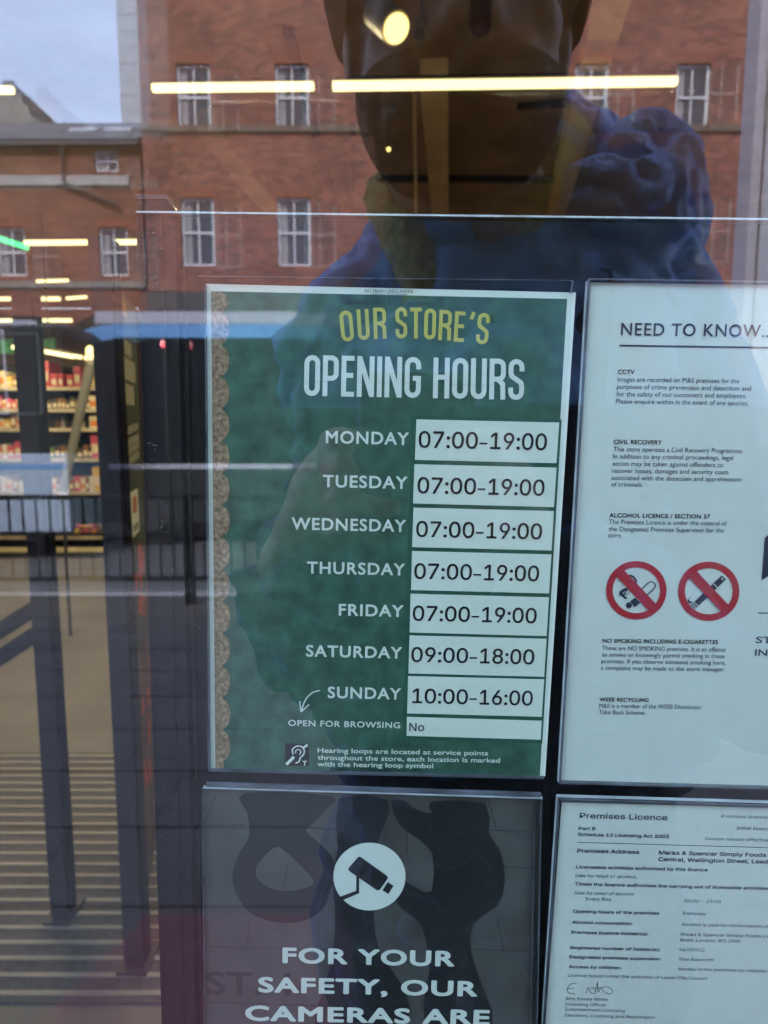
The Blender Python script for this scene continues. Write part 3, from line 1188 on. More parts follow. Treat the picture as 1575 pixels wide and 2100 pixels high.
# door posts at the entrance lobby
def floor_post(name, pxb, pyb, wd, label, ztop):
    p = floor_at(pxb, pyb)
    t = thing(name, label, 'door post', (p.x, p.y, 0), group='dark door posts')
    link('post', BOX(p.x - wd / 2, p.x + wd / 2, p.y - .02, p.y + .05, .02, ztop, bev=.003), M_frame, t)
    link('foot_plate', BOX(p.x - wd * .8, p.x + wd * .8, p.y - .04, p.y + .08, .0015, .019), M_frame, t)
    link('seal', BOX(p.x + wd / 2 + .0005, p.x + wd / 2 + .006, p.y - .01, p.y + .03, .03, ztop - .02), M_blackedge, t)
    return t


floor_post('door_post', 128, 1885, .050, 'dark grey door post standing left on the striped mat', 1.88)
floor_post('door_post', 280, 1985, .052, 'dark grey door post beside the green banner', 1.965)

# slanting grey bars beside the left post
p1_, p2_ = floor_at(128, 1885), floor_at(-420, 1985)
sb = thing('slanting_rail', 'pair of slanting grey bars joined to the left door post', 'rail', (p2_.x, p1_.y, 0))
for (xa, ya, xb, yb) in ((88, 1236, -330, 1508), (92, 1288, -330, 1566)):
    bm = bmesh.new()
    A, B = at(xa, ya, p1_.y + .015), at(xb, yb, p1_.y + .015)
    tube(bm, [A, B], .024, 12)
    link('bar', bm, M_frame, sb)
B = at(-330, 1508, p1_.y + .015)
link('end_post', BOX(B.x - .05, B.x - .002, B.y - .025, B.y + .025, .001, B.z + .03), M_frame, sb)

# striped entrance mat
ma, mb_ = floor_at(-300, 2060), floor_at(200, 1545)
x0m, x1m, y0m, y1m = -3.2, -.35, ma.y, mb_.y
mt = thing('entrance_mat', 'striped entrance mat with pale ribs behind the glass', 'mat', ((x0m + x1m) / 2, (y0m + y1m) / 2, 0))
link('base', BOX(x0m, x1m, y0m, y1m, .001, .006), mat('mat_dark', (0.085, 0.078, 0.072), 0.9, var=.3, scale=60), mt)
b = bmesh.new()
yy = y0m + .02
while yy < y1m - .02:
    box(b, x0m + .01, x1m - .01, yy, yy + .016, .0062, .010)
    yy += .060
link('ribs', b, mat('mat_rib_aluminium', (0.27, 0.24, 0.21), 0.4, var=.1, scale=10), mt)

# back shelving with goods
SHY = 7.6
sx0, sx1 = X_of(-260, SHY, 900), X_of(206, SHY, 900)
shz = [Z_of(y, SHY) for y in (1128, 1102, 1010, 942, 880, 840, 795)]
ztop_sh = Z_of(740, SHY)
shelf = thing('shelving_unit', 'dark shelving unit stocked with groceries at the back of the shop', 'shelf', ((sx0 + sx1) / 2, SHY + .3, 0))
link('back_panel', BOX(sx0, sx1, SHY + .50, SHY + .55, 0, ztop_sh), M_beamd, shelf)
link('plinth', BOX(sx0, sx1, SHY - .02, SHY + .49, .002, shz[0] - .04), M_frame, shelf)
for s in (sx0 - .04, X_of(52, SHY, 900), sx1):
    link('upright', BOX(s, s + .04 if s != X_of(52, SHY, 900) else s + .14, SHY + (.0 if s != sx1 else .0), SHY + .49, .003, ztop_sh), M_frame, shelf)
for i, z in enumerate(shz):
    link('shelf_board', BOX(sx0 + .001, sx1 - .001, SHY + .02, SHY + .48, z - .025, z), M_frame, shelf)
    link('price_strip', BOX(sx0 + .001, sx1 - .001, SHY + .008, SHY + .019, z - .028, z + (.012 if i else .03)), mat('price_strip', (0.42, 0.36, 0.28) if i else (0.7, 0.62, 0.42), 0.5, var=.2, scale=12) if i else mat('bright_price_strip', (0.75, 0.66, 0.45), 0.5, var=.2, scale=12), shelf)
cols = {'red': (0.42, 0.03, 0.05), 'pink': (0.50, 0.08, 0.14), 'cream': (0.62, 0.52, 0.38), 'yellow': (0.60, 0.38, 0.05), 'orange': (0.60, 0.19, 0.03), 'brown': (0.20, 0.09, 0.04), 'white': (0.66, 0.62, 0.58), 'dark': (0.05, 0.04, 0.035), 'green': (0.10, 0.20, 0.05)}
CM = {k: mat('pack_' + k, v, 0.45, var=.2, scale=25) for k, v in cols.items()}


def pack(kind, x, z, wd, ht, dp, m, label, cat, group):
    t = thing(kind, label, cat, (x, SHY + .06 + dp / 2, z), group=group)
    if kind == 'bottle':
        b = bmesh.new()
        r = wd / 2
        tube(b, [(x, SHY + .06 + dp / 2, z + q * ht) for q in (.002, .55, .72, .80, .97)], [r, r, r * .45, r * .36, r * .36], 12)
        link('glass', b, m, t)
        b = bmesh.new()
        tube(b, [(x, SHY + .06 + dp / 2, z + q * ht) for q in (.972, 1.02)], [r * .42, r * .42], 10)
        link('cap', b, CM['dark'], t)
    elif kind == 'fruit':
        b = bmesh.new()
        ellipsoid(b, (x, SHY + .06 + dp / 2, z + ht * .5), (wd / 2, wd / 2, ht / 2), seg=12)
        link('skin', b, m, t, smooth=True)
        b = bmesh.new()
        tube(b, [(x, SHY + .06 + dp / 2, z + ht * .97), (x + .004, SHY + .06 + dp / 2, z + ht * 1.08)], .003, 6)
        link('stalk', b, CM['brown'], t)
    else:
        link('carton', BOX(x - wd / 2, x + wd / 2, SHY + .06, SHY + .06 + dp, z + .001, z + ht, bev=.004), m, t)
        link('label_patch', BOX(x - wd * .36, x + wd * .36, SHY + .056, SHY + .059, z + ht * .25, z + ht * .62), CM['cream'] if m is not CM['cream'] else CM['orange'], t)
    return t


def X7(px):
    return X_of(px, SHY, 900)


for a_, b_, c_, hh in ((82, 104, 'red', .30), (105, 120, 'red', .16), (121, 131, 'red', .16), (138, 152, 'red', .15), (153, 168, 'pink', .24), (171, 180, 'pink', .20)):
    pack('carton_box', (X7(a_) + X7(b_)) / 2, shz[6], abs(X7(b_) - X7(a_)) * .95, hh, .3, CM[c_], 'red carton on the top shelf of the shelving', 'carton', 'red cartons on the top shelf')
row_spec = [(5, ('brown', 'dark', 'dark', 'brown'), 'carton_box', .14), (4, ('dark', 'brown', 'cream', 'dark'), 'bottle', .18), (3, ('dark', 'green', 'dark', 'brown'), 'carton_box', .16), (2, ('pink', 'cream', 'brown', 'white', 'brown'), 'carton_box', .17)]
nm = {5: 'fourth shelf up', 4: 'third shelf up', 3: 'second shelf up', 2: 'shelf over the fruit'}
for r_, cs, kd, hh in row_spec:
    px = 84
    i = 0
    while px < 176:
        wp = random.uniform(8, 14)
        c_ = cs[i % len(cs)]
        pack(kd, X7(px + wp / 2), shz[r_], (X7(px + wp) - X7(px)) * .9, hh * random.uniform(.7, 1.1), .25, CM[c_],
             '%s %s on the %s' % ('dark' if c_ == 'dark' else c_, 'bottle' if kd == 'bottle' else 'packet', nm[r_]), 'bottle' if kd == 'bottle' else 'packet', 'groceries on the %s' % nm[r_])
        px += wp
        i += 1
for r_, c_, hh in ((6, 'yellow', .12), (5, 'cream', .16), (4, 'cream', .15), (3, 'pink', .28), (2, 'yellow', .30)):
    pack('carton_box', X7(190), shz[r_], .105, hh, .25, CM[c_], '%s packet at the right end of the %s' % (c_, nm.get(r_, 'top shelf')), 'packet', 'packets at the right end of the shelves')
for r_, cs in ((6, ('yellow', 'brown', 'cream')), (5, ('pink', 'cream', 'pink')), (4, ('brown', 'cream', 'yellow')), (3, ('pink', 'white', 'pink')), (2, ('white', 'cream', 'brown'))):
    px = -120
    i = 0
    while px < 42:
        wp = random.uniform(9, 15)
        c_ = cs[i % 3]
        pack('carton_box', X7(px + wp / 2), shz[r_], (X7(px + wp) - X7(px)) * .9, random.uniform(.11, .2), .25, CM[c_], '%s packet left of the dark upright on the %s' % (c_, nm.get(r_, 'top shelf')), 'packet', 'groceries left of the upright')
        px += wp
        i += 1
px = 132
i = 0
while px < 203:
    for lay in range(2):
        d_ = random.uniform(.055, .075)
        c_ = random.choice(('orange', 'yellow', 'orange', 'red', 'brown'))
        pack('fruit', X7(px) + random.uniform(-.01, .01), shz[1] + .005 + lay * .058, d_, d_, .25 if lay == 0 else .32, CM[c_], '%s fruit heaped on the lowest tray of the shelving' % c_, 'fruit', 'fruit on the lowest tray')
    px += 9

# green fascia sign over the shelves, white pole, tall banner
sg = thing('fascia_sign', 'green leafy fascia sign hanging above the shelves', 'sign', at(70, 730, 7.2))
link('panel', slab_px([(-140, 696), (112, 694), (112, 724), (-140, 727)], 7.2, .03), mat('leaf_green_sign', (0.015, 0.16, 0.05), 0.5, var=.7, scale=9, col2=(0.06, 0.35, 0.14)), sg)
b = bmesh.new()
for px in (-100, 100):
    p = at(px, 696, 7.22)
    tube(b, [p, (p.x, p.y, RH - .003)], .008, 6)
link('hanger', b, M_frame, sg)
b = bmesh.new()
A, B = at(-60, 470, 6.0), at(57, 508, 6.0)
tube(b, [A, B], .022, 8)
o = rebase(link('neon_tube', b, emit_mat('green_neon', (0.05, 0.9, 0.25), 0.28)))
tag(o, 'thin green glowing tube slanting at the left edge', 'light')
b = bmesh.new()
A, B = at(188, 738, 4.6), at(128, 1010, 4.6)
tube(b, [A, A + (B - A) * .03, B], [.02, .034, .030], 14)
pole = thing('white_pole', 'pale round pole leaning in front of the shelving', 'pole', (B.x, B.y, B.z))
link('shaft', b, mat('white_pole_paint', (0.30, 0.30, 0.28), 0.4, var=.1, scale=8), pole)
b = bmesh.new()
ellipsoid(b, A + Vector((.0, -.02, .05)), (.03, .03, .045), seg=12)
link('lamp', b, M_lens, pole)
b = bmesh.new()
tube(b, [B, (B.x, B.y, .001)], .012, 8)
link('stand', b, M_frame, pole)

ban = thing('promo_banner', 'tall dark green promotional banner standing edge on beside the notice board', 'banner', floor_at(300, 2060))
Ban_l, Ban_r = floor_at(279, 1965), floor_at(326, 1700)
def ban_pt(s, z):
    """s = 0 far left edge .. 1 near right edge"""
    p = Ban_l.lerp(Ban_r, s)
    return Vector((p.x, p.y, z))
bn = (Ban_r - Ban_l).normalized().cross(Vector((0, 0, 1)))
if bn.dot(CAM - Ban_l) < 0:
    bn = -bn
def ban_quad(bm, s0, s1, z0, z1, off):
    bm.faces.new([bm.verts.new(ban_pt(s, z) + bn * off) for s, z in ((s0, z0), (s1, z0), (s1, z1), (s0, z1))])
def z_on_ban(s, py):
    p = ban_pt(s, 0)
    d = ray(787, py)
    k = (p.y - CAM.y) / d.y
    return CAM.z + d.z * k
BZ = z_on_ban(.35, 585)
b = bmesh.new()
prism(b, [ban_pt(0, .02), ban_pt(1, .02), ban_pt(1, BZ), ban_pt(0, BZ)], -bn * .02)
link('panel', b, mat('banner_green', (0.045, 0.062, 0.032), 0.55, var=.25, scale=14), ban)
b = bmesh.new()
def banner_word(b, py0, py1, s0, s1, n, m_w=.55):
    for i in range(n):
        a = s0 + (s1 - s0) * i / n
        e = a + (s1 - s0) / n * m_w
        zt0, zb0_ = z_on_ban(.4, py0), z_on_ban(.4, py1)
        ban_quad(b, a, e, zb0_, zt0, .002)
banner_word(b, 690, 722, .30, .72, 7)
banner_word(b, 728, 776, .16, .82, 9)
banner_word(b, 784, 828, .30, .74, 6)
link('white_lettering', b, mat('banner_cream', (0.75, 0.72, 0.55), 0.6), ban)
b = bmesh.new()
banner_word(b, 608, 640, .14, .60, 8)
link('yellow_lettering', b, mat('banner_yellow', (0.75, 0.52, 0.06), 0.6), ban)
b = bmesh.new()
for py in (888, 912, 930, 950):
    for i in range(8):
        a = .28 + i * .07 + random.uniform(0, .01)
        zc_ = z_on_ban(.5, py - i * 2)
        ban_quad(b, a, a + .055, zc_ - .012, zc_ + .012, .002)
link('small_print', b, mat('banner_small_print', (0.42, 0.41, 0.34), 0.6), ban)
b = bmesh.new()
for i in range(26):
    s = random.uniform(.05, .95)
    py = random.uniform(1150, 1290) if i < 15 else random.uniform(1400, 1620)
    z = z_on_ban(.5, py)
    ban_quad(b, s - .03, s + .03, z - random.uniform(.02, .06), z + random.uniform(.02, .06), .002 + i * .0001)
link('food_picture', b, mat('food_orange', (0.75, 0.10, 0.035), 0.6, var=.5, scale=18), ban)
b = bmesh.new()
ban_quad(b, .02, .98, .05, z_on_ban(.5, 1330), .0014)
link('lower_picture', b, mat('banner_brown', (0.11, 0.062, 0.036), 0.6, var=.6, scale=7), ban)
b = bmesh.new()
tube(b, [ban_pt(1, .02) + bn * .004, ban_pt(1, BZ) + bn * .004], .010, 6)
link('edge_trim', b, mat('copper_trim', (0.20, 0.07, 0.03), 0.4, var=.6, scale=5), ban)
lf = thing('leaflet', 'small white leaflet with orange picture stuck on the green banner', 'leaflet', ban_pt(.5, z_on_ban(.5, 1100)))
b = bmesh.new()
z0, z1 = z_on_ban(.5, 1098), z_on_ban(.5, 1008)
prism(b, [ban_pt(.40, z0) + bn * .006, ban_pt(.66, z0) + bn * .006, ban_pt(.66, z1) + bn * .006, ban_pt(.40, z1) + bn * .006], -bn * .002)
link('sheet', b, M_white, lf)
b = bmesh.new()
ban_quad(b, .47, .60, z0 + (z1 - z0) * .5, z0 + (z1 - z0) * .88, .0066)
link('orange_picture', b, CM['orange'], lf)
b = bmesh.new()
ban_quad(b, .45, .62, z0 + (z1 - z0) * .18, z0 + (z1 - z0) * .24, .0066)
ban_quad(b, .45, .62, z0 + (z1 - z0) * .10, z0 + (z1 - z0) * .14, .0066)
link('print', b, M_inkg, lf)

# ================================================================== THE NOTICE BOARD BEHIND THE GLASS
bl = at(290, 440, BY)
u2 = at(1575, 455, BY) - bl
u2.normalize()
v2 = Vector((u2.z, 0, -u2.x))        # downwards in the plane
board = thing('notice_board', 'black notice board on the left post carrying four paper notices', 'notice board', (bl.x + .35, BY + .01, 0))


def brd(a, c, y):
    """board coordinates: a metres to the right, c metres down from the top left corner"""
    return bl + u2 * a + v2 * c + Vector((0, y, 0))


def brd_box(a0, a1, c0, c1, y0, y1):
    bm = bmesh.new()
    prism(bm, [brd(a0, c0, y0), brd(a1, c0, y0), brd(a1, c1, y0), brd(a0, c1, y0)], (0, y1 - y0, 0))
    return bm


BH = 1.52
link('panel', brd_box(.021, .56, .001, BH, 0, .016), M_black, board)
po = bmesh.new()
prism(po, [brd(0, -.006, -.006), brd(.0165, -.006, -.006), brd(.0205, -.001, -.006), brd(.0205, BH, -.006), brd(0, BH, -.006)], (0, .03, 0))
link('post', po, M_blackedge, board)
link('post_cap', brd_box(-.0006, .0162, -.0085, -.0062, -.0065, .025), M_grain, board)
link('side_bead', brd_box(.0225, .0245, .03, BH, -.003, -.0003), M_blackedge, board)
link('side_bead', brd_box(.0120, .0135, .002, BH, -.0078, -.0062), M_blackedge, board)
cov = link('cover_edge', brd_box(.0, .56, .0006, .0016, -.0086, -.0068), M_acr, board)
link('cover_edge', brd_box(.021, .56, -.0008, -.0002, -.001, .012), mat('warm_acrylic_edge', (0.40, 0.34, 0.22), 0.3), board)
link('cover_edge', brd_box(.0, .0006, .002, BH, -.0084, -.0070), M_blackedge, board)


b = bmesh.new()
ribbon_px([(302, 908), (309, 909.5)], [.4, 1.2], BY - .0082, b)
ribbon_px([(312, 912), (324, 914.5)], [1.1, .4], BY - .0082, b)
rnd = random.Random(3)
for i in range(70):
    x_, y_ = rnd.uniform(296, 412), rnd.uniform(470, 2090)
    q_ = rnd.uniform(.35, .8)
    b.faces.new([b.verts.new(at(x_ + dx * q_, y_ + dy * q_, BY - .0083 - i * 1e-6)) for dx, dy in ((-1, -1), (1, -1), (1, 1), (-1, 1))])
link('scratch', b, mat('pale_scratch', (0.30, 0.30, 0.29), .8), board)


def holder(label, left_px, top_px, right_px, bottom_px, sheet, Y, bars):
    """clear acrylic pocket: front sheet plus visible edges. corners are pixel quads"""
    t = thing('sign_holder', label, 'sign holder', at(left_px[0], left_px[1] + 100, Y), group='clear acrylic sign holders on the board')
    if sheet:
        link('front_sheet', slab_px(sheet, Y, .0016), MSL, t)
    for pts, m, w_ in bars:
        bm = bmesh.new()
        k = (Y - CAM.y) / F_PX
        for i in range(len(pts) - 1):
            a, c = at(*pts[i], Y), at(*pts[i + 1], Y)
            dd = (c - a).normalized()
            nn = Vector((-dd.z, 0, dd.x)) * (w_ * k / 2)
            prism(bm, [a + nn, c + nn, c - nn, a - nn], (0, .0026, 0))
        link('edge', bm, m, t)
    return t


MSL = glass_mat('acrylic_sleeve', 0.012, (0.97, 0.985, 0.98))

# ---------------- green opening hours poster
SL = 0.0225
post = thing('opening_hours_poster', 'dark green opening hours poster with cork scalloped left edge and white time labels', 'poster', at(775, 1585, SY))
link('sheet', slab_px([(420, 582), (1181, 600), (1118, 1592), (430, 1577)], SY), M_paper, post)
link('green_print', quad_px([(433, 597), (1163, 613), (1107, 1591.5), (442, 1576.5)], SY - .0002), M_green, post)
# cork strip with scallops
ring = [(433, 597.5), (452, 598)]
n_sc = 15
y_a, y_b = 598.0, 1575.5
for i in range(n_sc):
    ya = y_a + (y_b - y_a) * (i - .35) / (n_sc - .15)
    yb = ya + (y_b - y_a) / (n_sc - .15)
    for k in range(9):
        th = -80 + 160 * k / 8
        yy = (ya + yb) / 2 + (yb - ya) * .47 * math.sin(R(th))
        xx = 450 + 9 * (yy - 597) / 980 * .35 + 19.5 * math.cos(R(th)) ** .8
        if y_a + 1 < yy < y_b:
            ring.append((xx, yy))
ring += [(459, 1576), (442, 1576)]
link('cork_edge', fill_px([ring], SY - .0004), M_cork, post)
# heading
b = bmesh.new()
HD = [('O', 698, 724, 637, 700, -.10), ('U', 733, 757, 634, 697, -.06), ('R', 766, 792, 631, 695, -.03), ('S', 811, 835, 630, 694, -.01), ('T', 841, 865, 631, 694, .0), ('O', 870, 894, 633, 696, .03),
      ('R', 900, 926, 636, 698, .05), ('E', 932, 953, 639, 701, .06), ("'", 958, 978, 640, 702, .08), ('S', 978, 1003, 642, 706, .10)]
for c, xl, xr, yt, yb, tl in HD:
    poster_letter(b, c, xl, xr, yt, yb, tl, 7.4, SY - .0004)
link('yellow_heading', b, M_yellow, post)
b = bmesh.new()
x = 624.0
wid = {'O': 33, 'P': 33, 'E': 27, 'N': 36, 'I': 10, 'G': 34, 'H': 34, 'U': 33, 'R': 34, 'S': 33, ' ': 14}
tot = sum(wid[c] for c in 'OPENING HOURS') + 12 * 6.0
kx = (1075 - 624) / tot
for c in 'OPENING HOURS':
    wdt = wid[c] * kx
    if c != ' ':
        yo = (x + wdt / 2 - 624) * .0195
        poster_letter(b, c, x, x + wdt, 728 + yo, 811.5 + yo, .02, 9.8, SY - .0004)
    x += wdt + 6.0 * kx
link('white_heading', b, M_white, post)
# day names
days = [('MONDAY', 668, 909, 838), ('TUESDAY', 662, 999, 835), ('WEDNESDAY', 598, 1086, 832), ('THURSDAY', 629.5, 1176, 830), ('FRIDAY', 694.5, 1262.5, 827), ('SATURDAY', 627.5, 1346.5, 824), ('SUNDAY', 672, 1431.5, 822)]
for s, xa, ya, xb in days:
    b = bmesh.new()
    txt(b, s, xa, ya, xb, 25.5, SY - .0004, SL, font='bfont', bold=.022, space=1.12)
    link('day_name', b, M_white, post)
b = bmesh.new()
txt(b, 'OPEN FOR BROWSING', 591, 1488.5, 820.5, 13.5, SY - .0004, SL, font='bfont', bold=.022, space=1.1)
link('browsing_line', b, M_white, post)
# time labels
LB = [((854, 860), (1147, 866.5), (1141, 950), (851, 943)), ((850, 952), (1141.5, 959), (1136, 1040), (847, 1032.5)), ((848, 1041), (1136, 1048), (1131, 1129), (845, 1122)),
      ((845, 1130), (1131, 1137), (1126, 1217), (843, 1210)), ((842, 1217.5), (1126, 1225), (1121, 1304.5), (840, 1297)), ((840, 1303), (1121, 1310), (1116, 1388), (837.5, 1381)),
      ((837, 1386.5), (1116, 1393), (1111, 1470), (835, 1463)), ((834.5, 1470), (1111, 1478), (1109, 1517), (834, 1509))]
tm = [('07:00-19:00', 858, 918, 1121, 34), ('07:00-19:00', 855.5, 1011.5, 1116, 33.5), ('07:00-19:00', 853, 1101, 1111, 33.5), ('07:00-19:00', 849, 1187, 1105, 33.5), ('07:00-19:00', 846, 1273, 1100, 33), ('09:00-18:00', 843, 1357.5, 1095, 33), ('10:00-16:00', 845, 1442, 1092, 33), ('No', 839, 1499, 870, 18)]
b = bmesh.new()
bm_rim = fill_px([[(843, 853), (1152, 860), (1112, 1525), (826, 1517)]], SY - .0003)
link('label_panel', bm_rim, M_green2, post)
for q, (s, xa, ya, xb, h) in zip(LB, tm):
    lb = link('time_label', quad_px(q, SY - .0006), M_label, post)
    b = bmesh.new()
    if '-' in s:
        wd_ = xb - xa
        l_, r_ = s.split('-')
        txt(b, l_, xa, ya, xa + .462 * wd_, h, SY - .0008, .021, bold=.010, space=.97)
        ribbon_px([(xa + .476 * wd_, ya + .476 * wd_ * .021 - h * .33), (xa + .538 * wd_, ya + .538 * wd_ * .021 - h * .33)], h * .105, SY - .0008, b)
        txt(b, r_, xa + .560 * wd_, ya + .56 * wd_ * .021, xb, h, SY - .0008, .021, bold=.010, space=.97)
    else:
        txt(b, s, xa, ya, xb, h, SY - .0008, .021, bold=.007)
    link('time_text', b, M_ink, lb)
# perforations
b = bmesh.new()
for y0 in (778, 929, 1067, 1209, 1349, 1486):
    x = 470
    while x < 1098:
        ya = y0 + (x - 440) * .021
        ribbon_px([(x, ya), (x + 2.2, ya + .05)], .8, SY - .00042, b)
        x += 4.2
for x0 in (752,):
    y = 720
    while y < 1500:
        ribbon_px([(x0 - (y - 720) * .012, y), (x0 - (y - 720) * .012, y + 2.2)], .7, SY - .00042, b)
        y += 4.4
link('perforation', b, M_perf, post)
b = bmesh.new()
y = 862
while y < 1505:
    xq = 1023 - (y - 862) * .037
    ribbon_px([(xq, y), (xq, y + 2)], .7, SY - .00065, b)
    y += 4.4
for y0 in (940, 1075.5, 1217, 1361, 1497):
    x = 856
    while x < 1104:
        ya = y0 + (x - 856) * .022
        if any(q[0][1] + .022 * (x - q[0][0]) + 3 < ya < q[3][1] + .022 * (x - q[3][0]) - 2 for q in LB):
            ribbon_px([(x, ya), (x + 2, ya)], .7, SY - .00065, b)
        x += 4.4
link('perforation', b, M_perfw, post)
# small black print at the top edge and bottom
b = bmesh.new()
txt(b, 'NO TRAM LINES PAPER', 748, 599.5, 847, 6.2, SY - .0005, .01)
txt(b, 'UPC No. 53505MS', 760, 608, 835, 6.0, SY - .0005, .01)
txt(b, '42mm X 76mm', 767, 616, 828, 6.0, SY - .0005, .01)
txt(b, 'FOLD ON PERFORATIONS, BEFORE TEARING', 703, 623.5, 891, 6.2, SY - .0005, .02)
txt(b, 'DIRECTION OF FEED', 678, 1580, 861, 6.0, SY - .0005, .012, bold=.01)
link('paper_marks', b, M_ink, post)
b = bmesh.new()
txt(b, 'Hearing loops are located at service points', 651, 1543.5, 1001, 10.8, SY - .0005, .017, font='bfont', bold=.020)
txt(b, 'throughout the store, each location is marked', 651, 1558, 1025.5, 10.8, SY - .0005, .017, font='bfont', bold=.020)
txt(b, 'with the hearing loop symbol', 651, 1571.5, 888.5, 10.8, SY - .0005, .017, font='bfont', bold=.020)
link('hearing_loop_text', b, M_white, post)
ear = link('hearing_loop_symbol', fill_px([[(585, 1524.5), (634, 1526), (633.5, 1571), (584.5, 1570)]], SY - .0005), M_ink, post)
b = bmesh.new()
ribbon_px(smooth_line([(601, 1547), (600, 1537), (608, 1530.5), (618, 1531), (624, 1539), (622, 1548), (616, 1554), (613, 1562), (606, 1565)], 5), 3.0, SY - .0007, b)
ribbon_px(smooth_line([(606, 1545), (607, 1539), (613, 1537), (617, 1542), (614, 1548)], 5), 2.2, SY - .0007, b)
ribbon_px([(587, 1568), (603, 1552)], 6.5, SY - .00072, b)
ribbon_px([(621, 1534), (631, 1527.5)], 5, SY - .00072, b)
txt(b, 'T', 620, 1570, 630, 11, SY - .00072, .0, bold=.03)
link('ear_lines', b, M_white, ear)
b = bmesh.new()
ribbon_px(smooth_line([(656, 1416), (640, 1421), (626, 1436), (618, 1458)], 6), 2.6, SY - .0005, b)
ribbon_px(smooth_line([(615, 1438), (616, 1450), (617.5, 1460)], 4), 2.6, SY - .00052, b)
ribbon_px(smooth_line([(634, 1445), (626, 1452), (617.5, 1460)], 4), 2.6, SY - .00054, b)
link('arrow', b, M_white, post)

h1 = holder('clear acrylic holder around the green opening hours poster', (410, 570), None, None, None,
            [(406, 566), (1175, 584), (1114, 1598), (426, 1582)], SY - .0028,
            [([(420, 582), (429, 1580)], M_acrd, 3), ([(429, 1581), (1116, 1597)], M_acrd, 3.5), ([(1176, 575), (1171, 600)], M_acrd, 2), ([(406, 566), (1175, 575)], M_acrd, 1.2)])

# ---------------- need to know notice
SN = .0137
nk = thing('need_to_know_notice', 'white need to know notice with two red no smoking rings', 'notice', at(1500, 1610, SY))
link('sheet', slab_px([(1211, 579), (1972, 591), (1900, 1620), (1150, 1601)], SY), M_paper2, nk)
b = bmesh.new()
txt(b, 'NEED TO KNOW', 1273, 687.5, 1559, 24.5, SY - .0003, SN, font='bfont', bold=.012, space=1.12)
txt(b, '...', 1562, 692, 1584, 24, SY - .0003, SN, bold=.01)
ribbon_px([(1270, 708.5), (1900, 717.5)], 3.4, SY - .0003, b)
link('heading', b, M_navy, nk)
b = bmesh.new()
for s, xa, ya, xb in (('CCTV', 1267, 767, 1301), ('CIVIL RECOVERY', 1258.7, 910.5, 1357), ('ALCOHOL LICENCE / SECTION 57', 1249.5, 1061, 1456), ('NO SMOKING INCLUDING E-CIGARETTES', 1235.6, 1318, 1472.5), ('WEEE RECYCLING', 1229.3, 1438.5, 1330)):
    txt(b, s, xa, ya, xb, 9.0, SY - .0003, SN, font='bfont', bold=.022, space=1.05)
link('subheadings', b, M_ink, nk)
b = bmesh.new()
for s, xa, ya, xb in (
        ('Images are recorded on M&S premises for the', 1266.4, 782.5, 1516), ('purposes of crime prevention and detection and', 1265, 797.5, 1540), ('for the safety of our customers and employees.', 1264, 812.5, 1531), ('Please enquire within in the event of any qeuries.', 1263, 827.5, 1535),
        ('This store operates a Civil Recovery Programme.', 1258, 925.5, 1523.5), ('In addition to any criminal proceedings, legal', 1257, 940, 1503.5), ('action may be taken against offenders to', 1256, 955, 1483), ('recover losses, damages and security costs', 1255, 969.5, 1494), ('associated with the detection and apprehension', 1254, 984, 1520.4), ('of criminals.', 1253.5, 997.5, 1318),
        ('The Premises Licence is under the control of', 1248.7, 1074.5, 1490.7), ('the Designated Premises Supervisor for the', 1248, 1089, 1485), ('store.', 1247, 1102, 1275.5),
        ('These are NO SMOKING premises. It is an offence', 1235, 1333, 1488), ('to smoke or knowingly permit smoking in these', 1234, 1346.5, 1486), ('premises. If you observe someone smoking here,', 1233, 1360, 1488), ('a complaint may be made to the store manager.', 1232, 1373.5, 1486.4),
        ('M&S is a member of the WEEE Distributor', 1228.4, 1451.5, 1438.7), ('Take Back Scheme.', 1228, 1464.5, 1324)):
    txt(b, s, xa, ya, xb, 9.4, SY - .0003, SN, font='bfont')
link('body_text', b, M_inkg, nk)
b = bmesh.new()
txt(b, 'ST', 1550, 1319, 1582, 14.5, SY - .0003, SN, font='bfont', bold=.012)
txt(b, 'INF', 1548, 1345, 1587, 14.5, SY - .0003, SN, font='bfont', bold=.012)
ribbon_px([(1555, 1257), (1800, 1261)], 2.2, SY - .0003, b)
link('right_column_text', b, M_navy, nk)
link('navy_picture', fill_px([[(1568, 1104), (1580, 1092), (1640, 1090), (1640, 1180), (1575, 1182), (1562, 1190)]], SY - .0003), M_navy, nk)
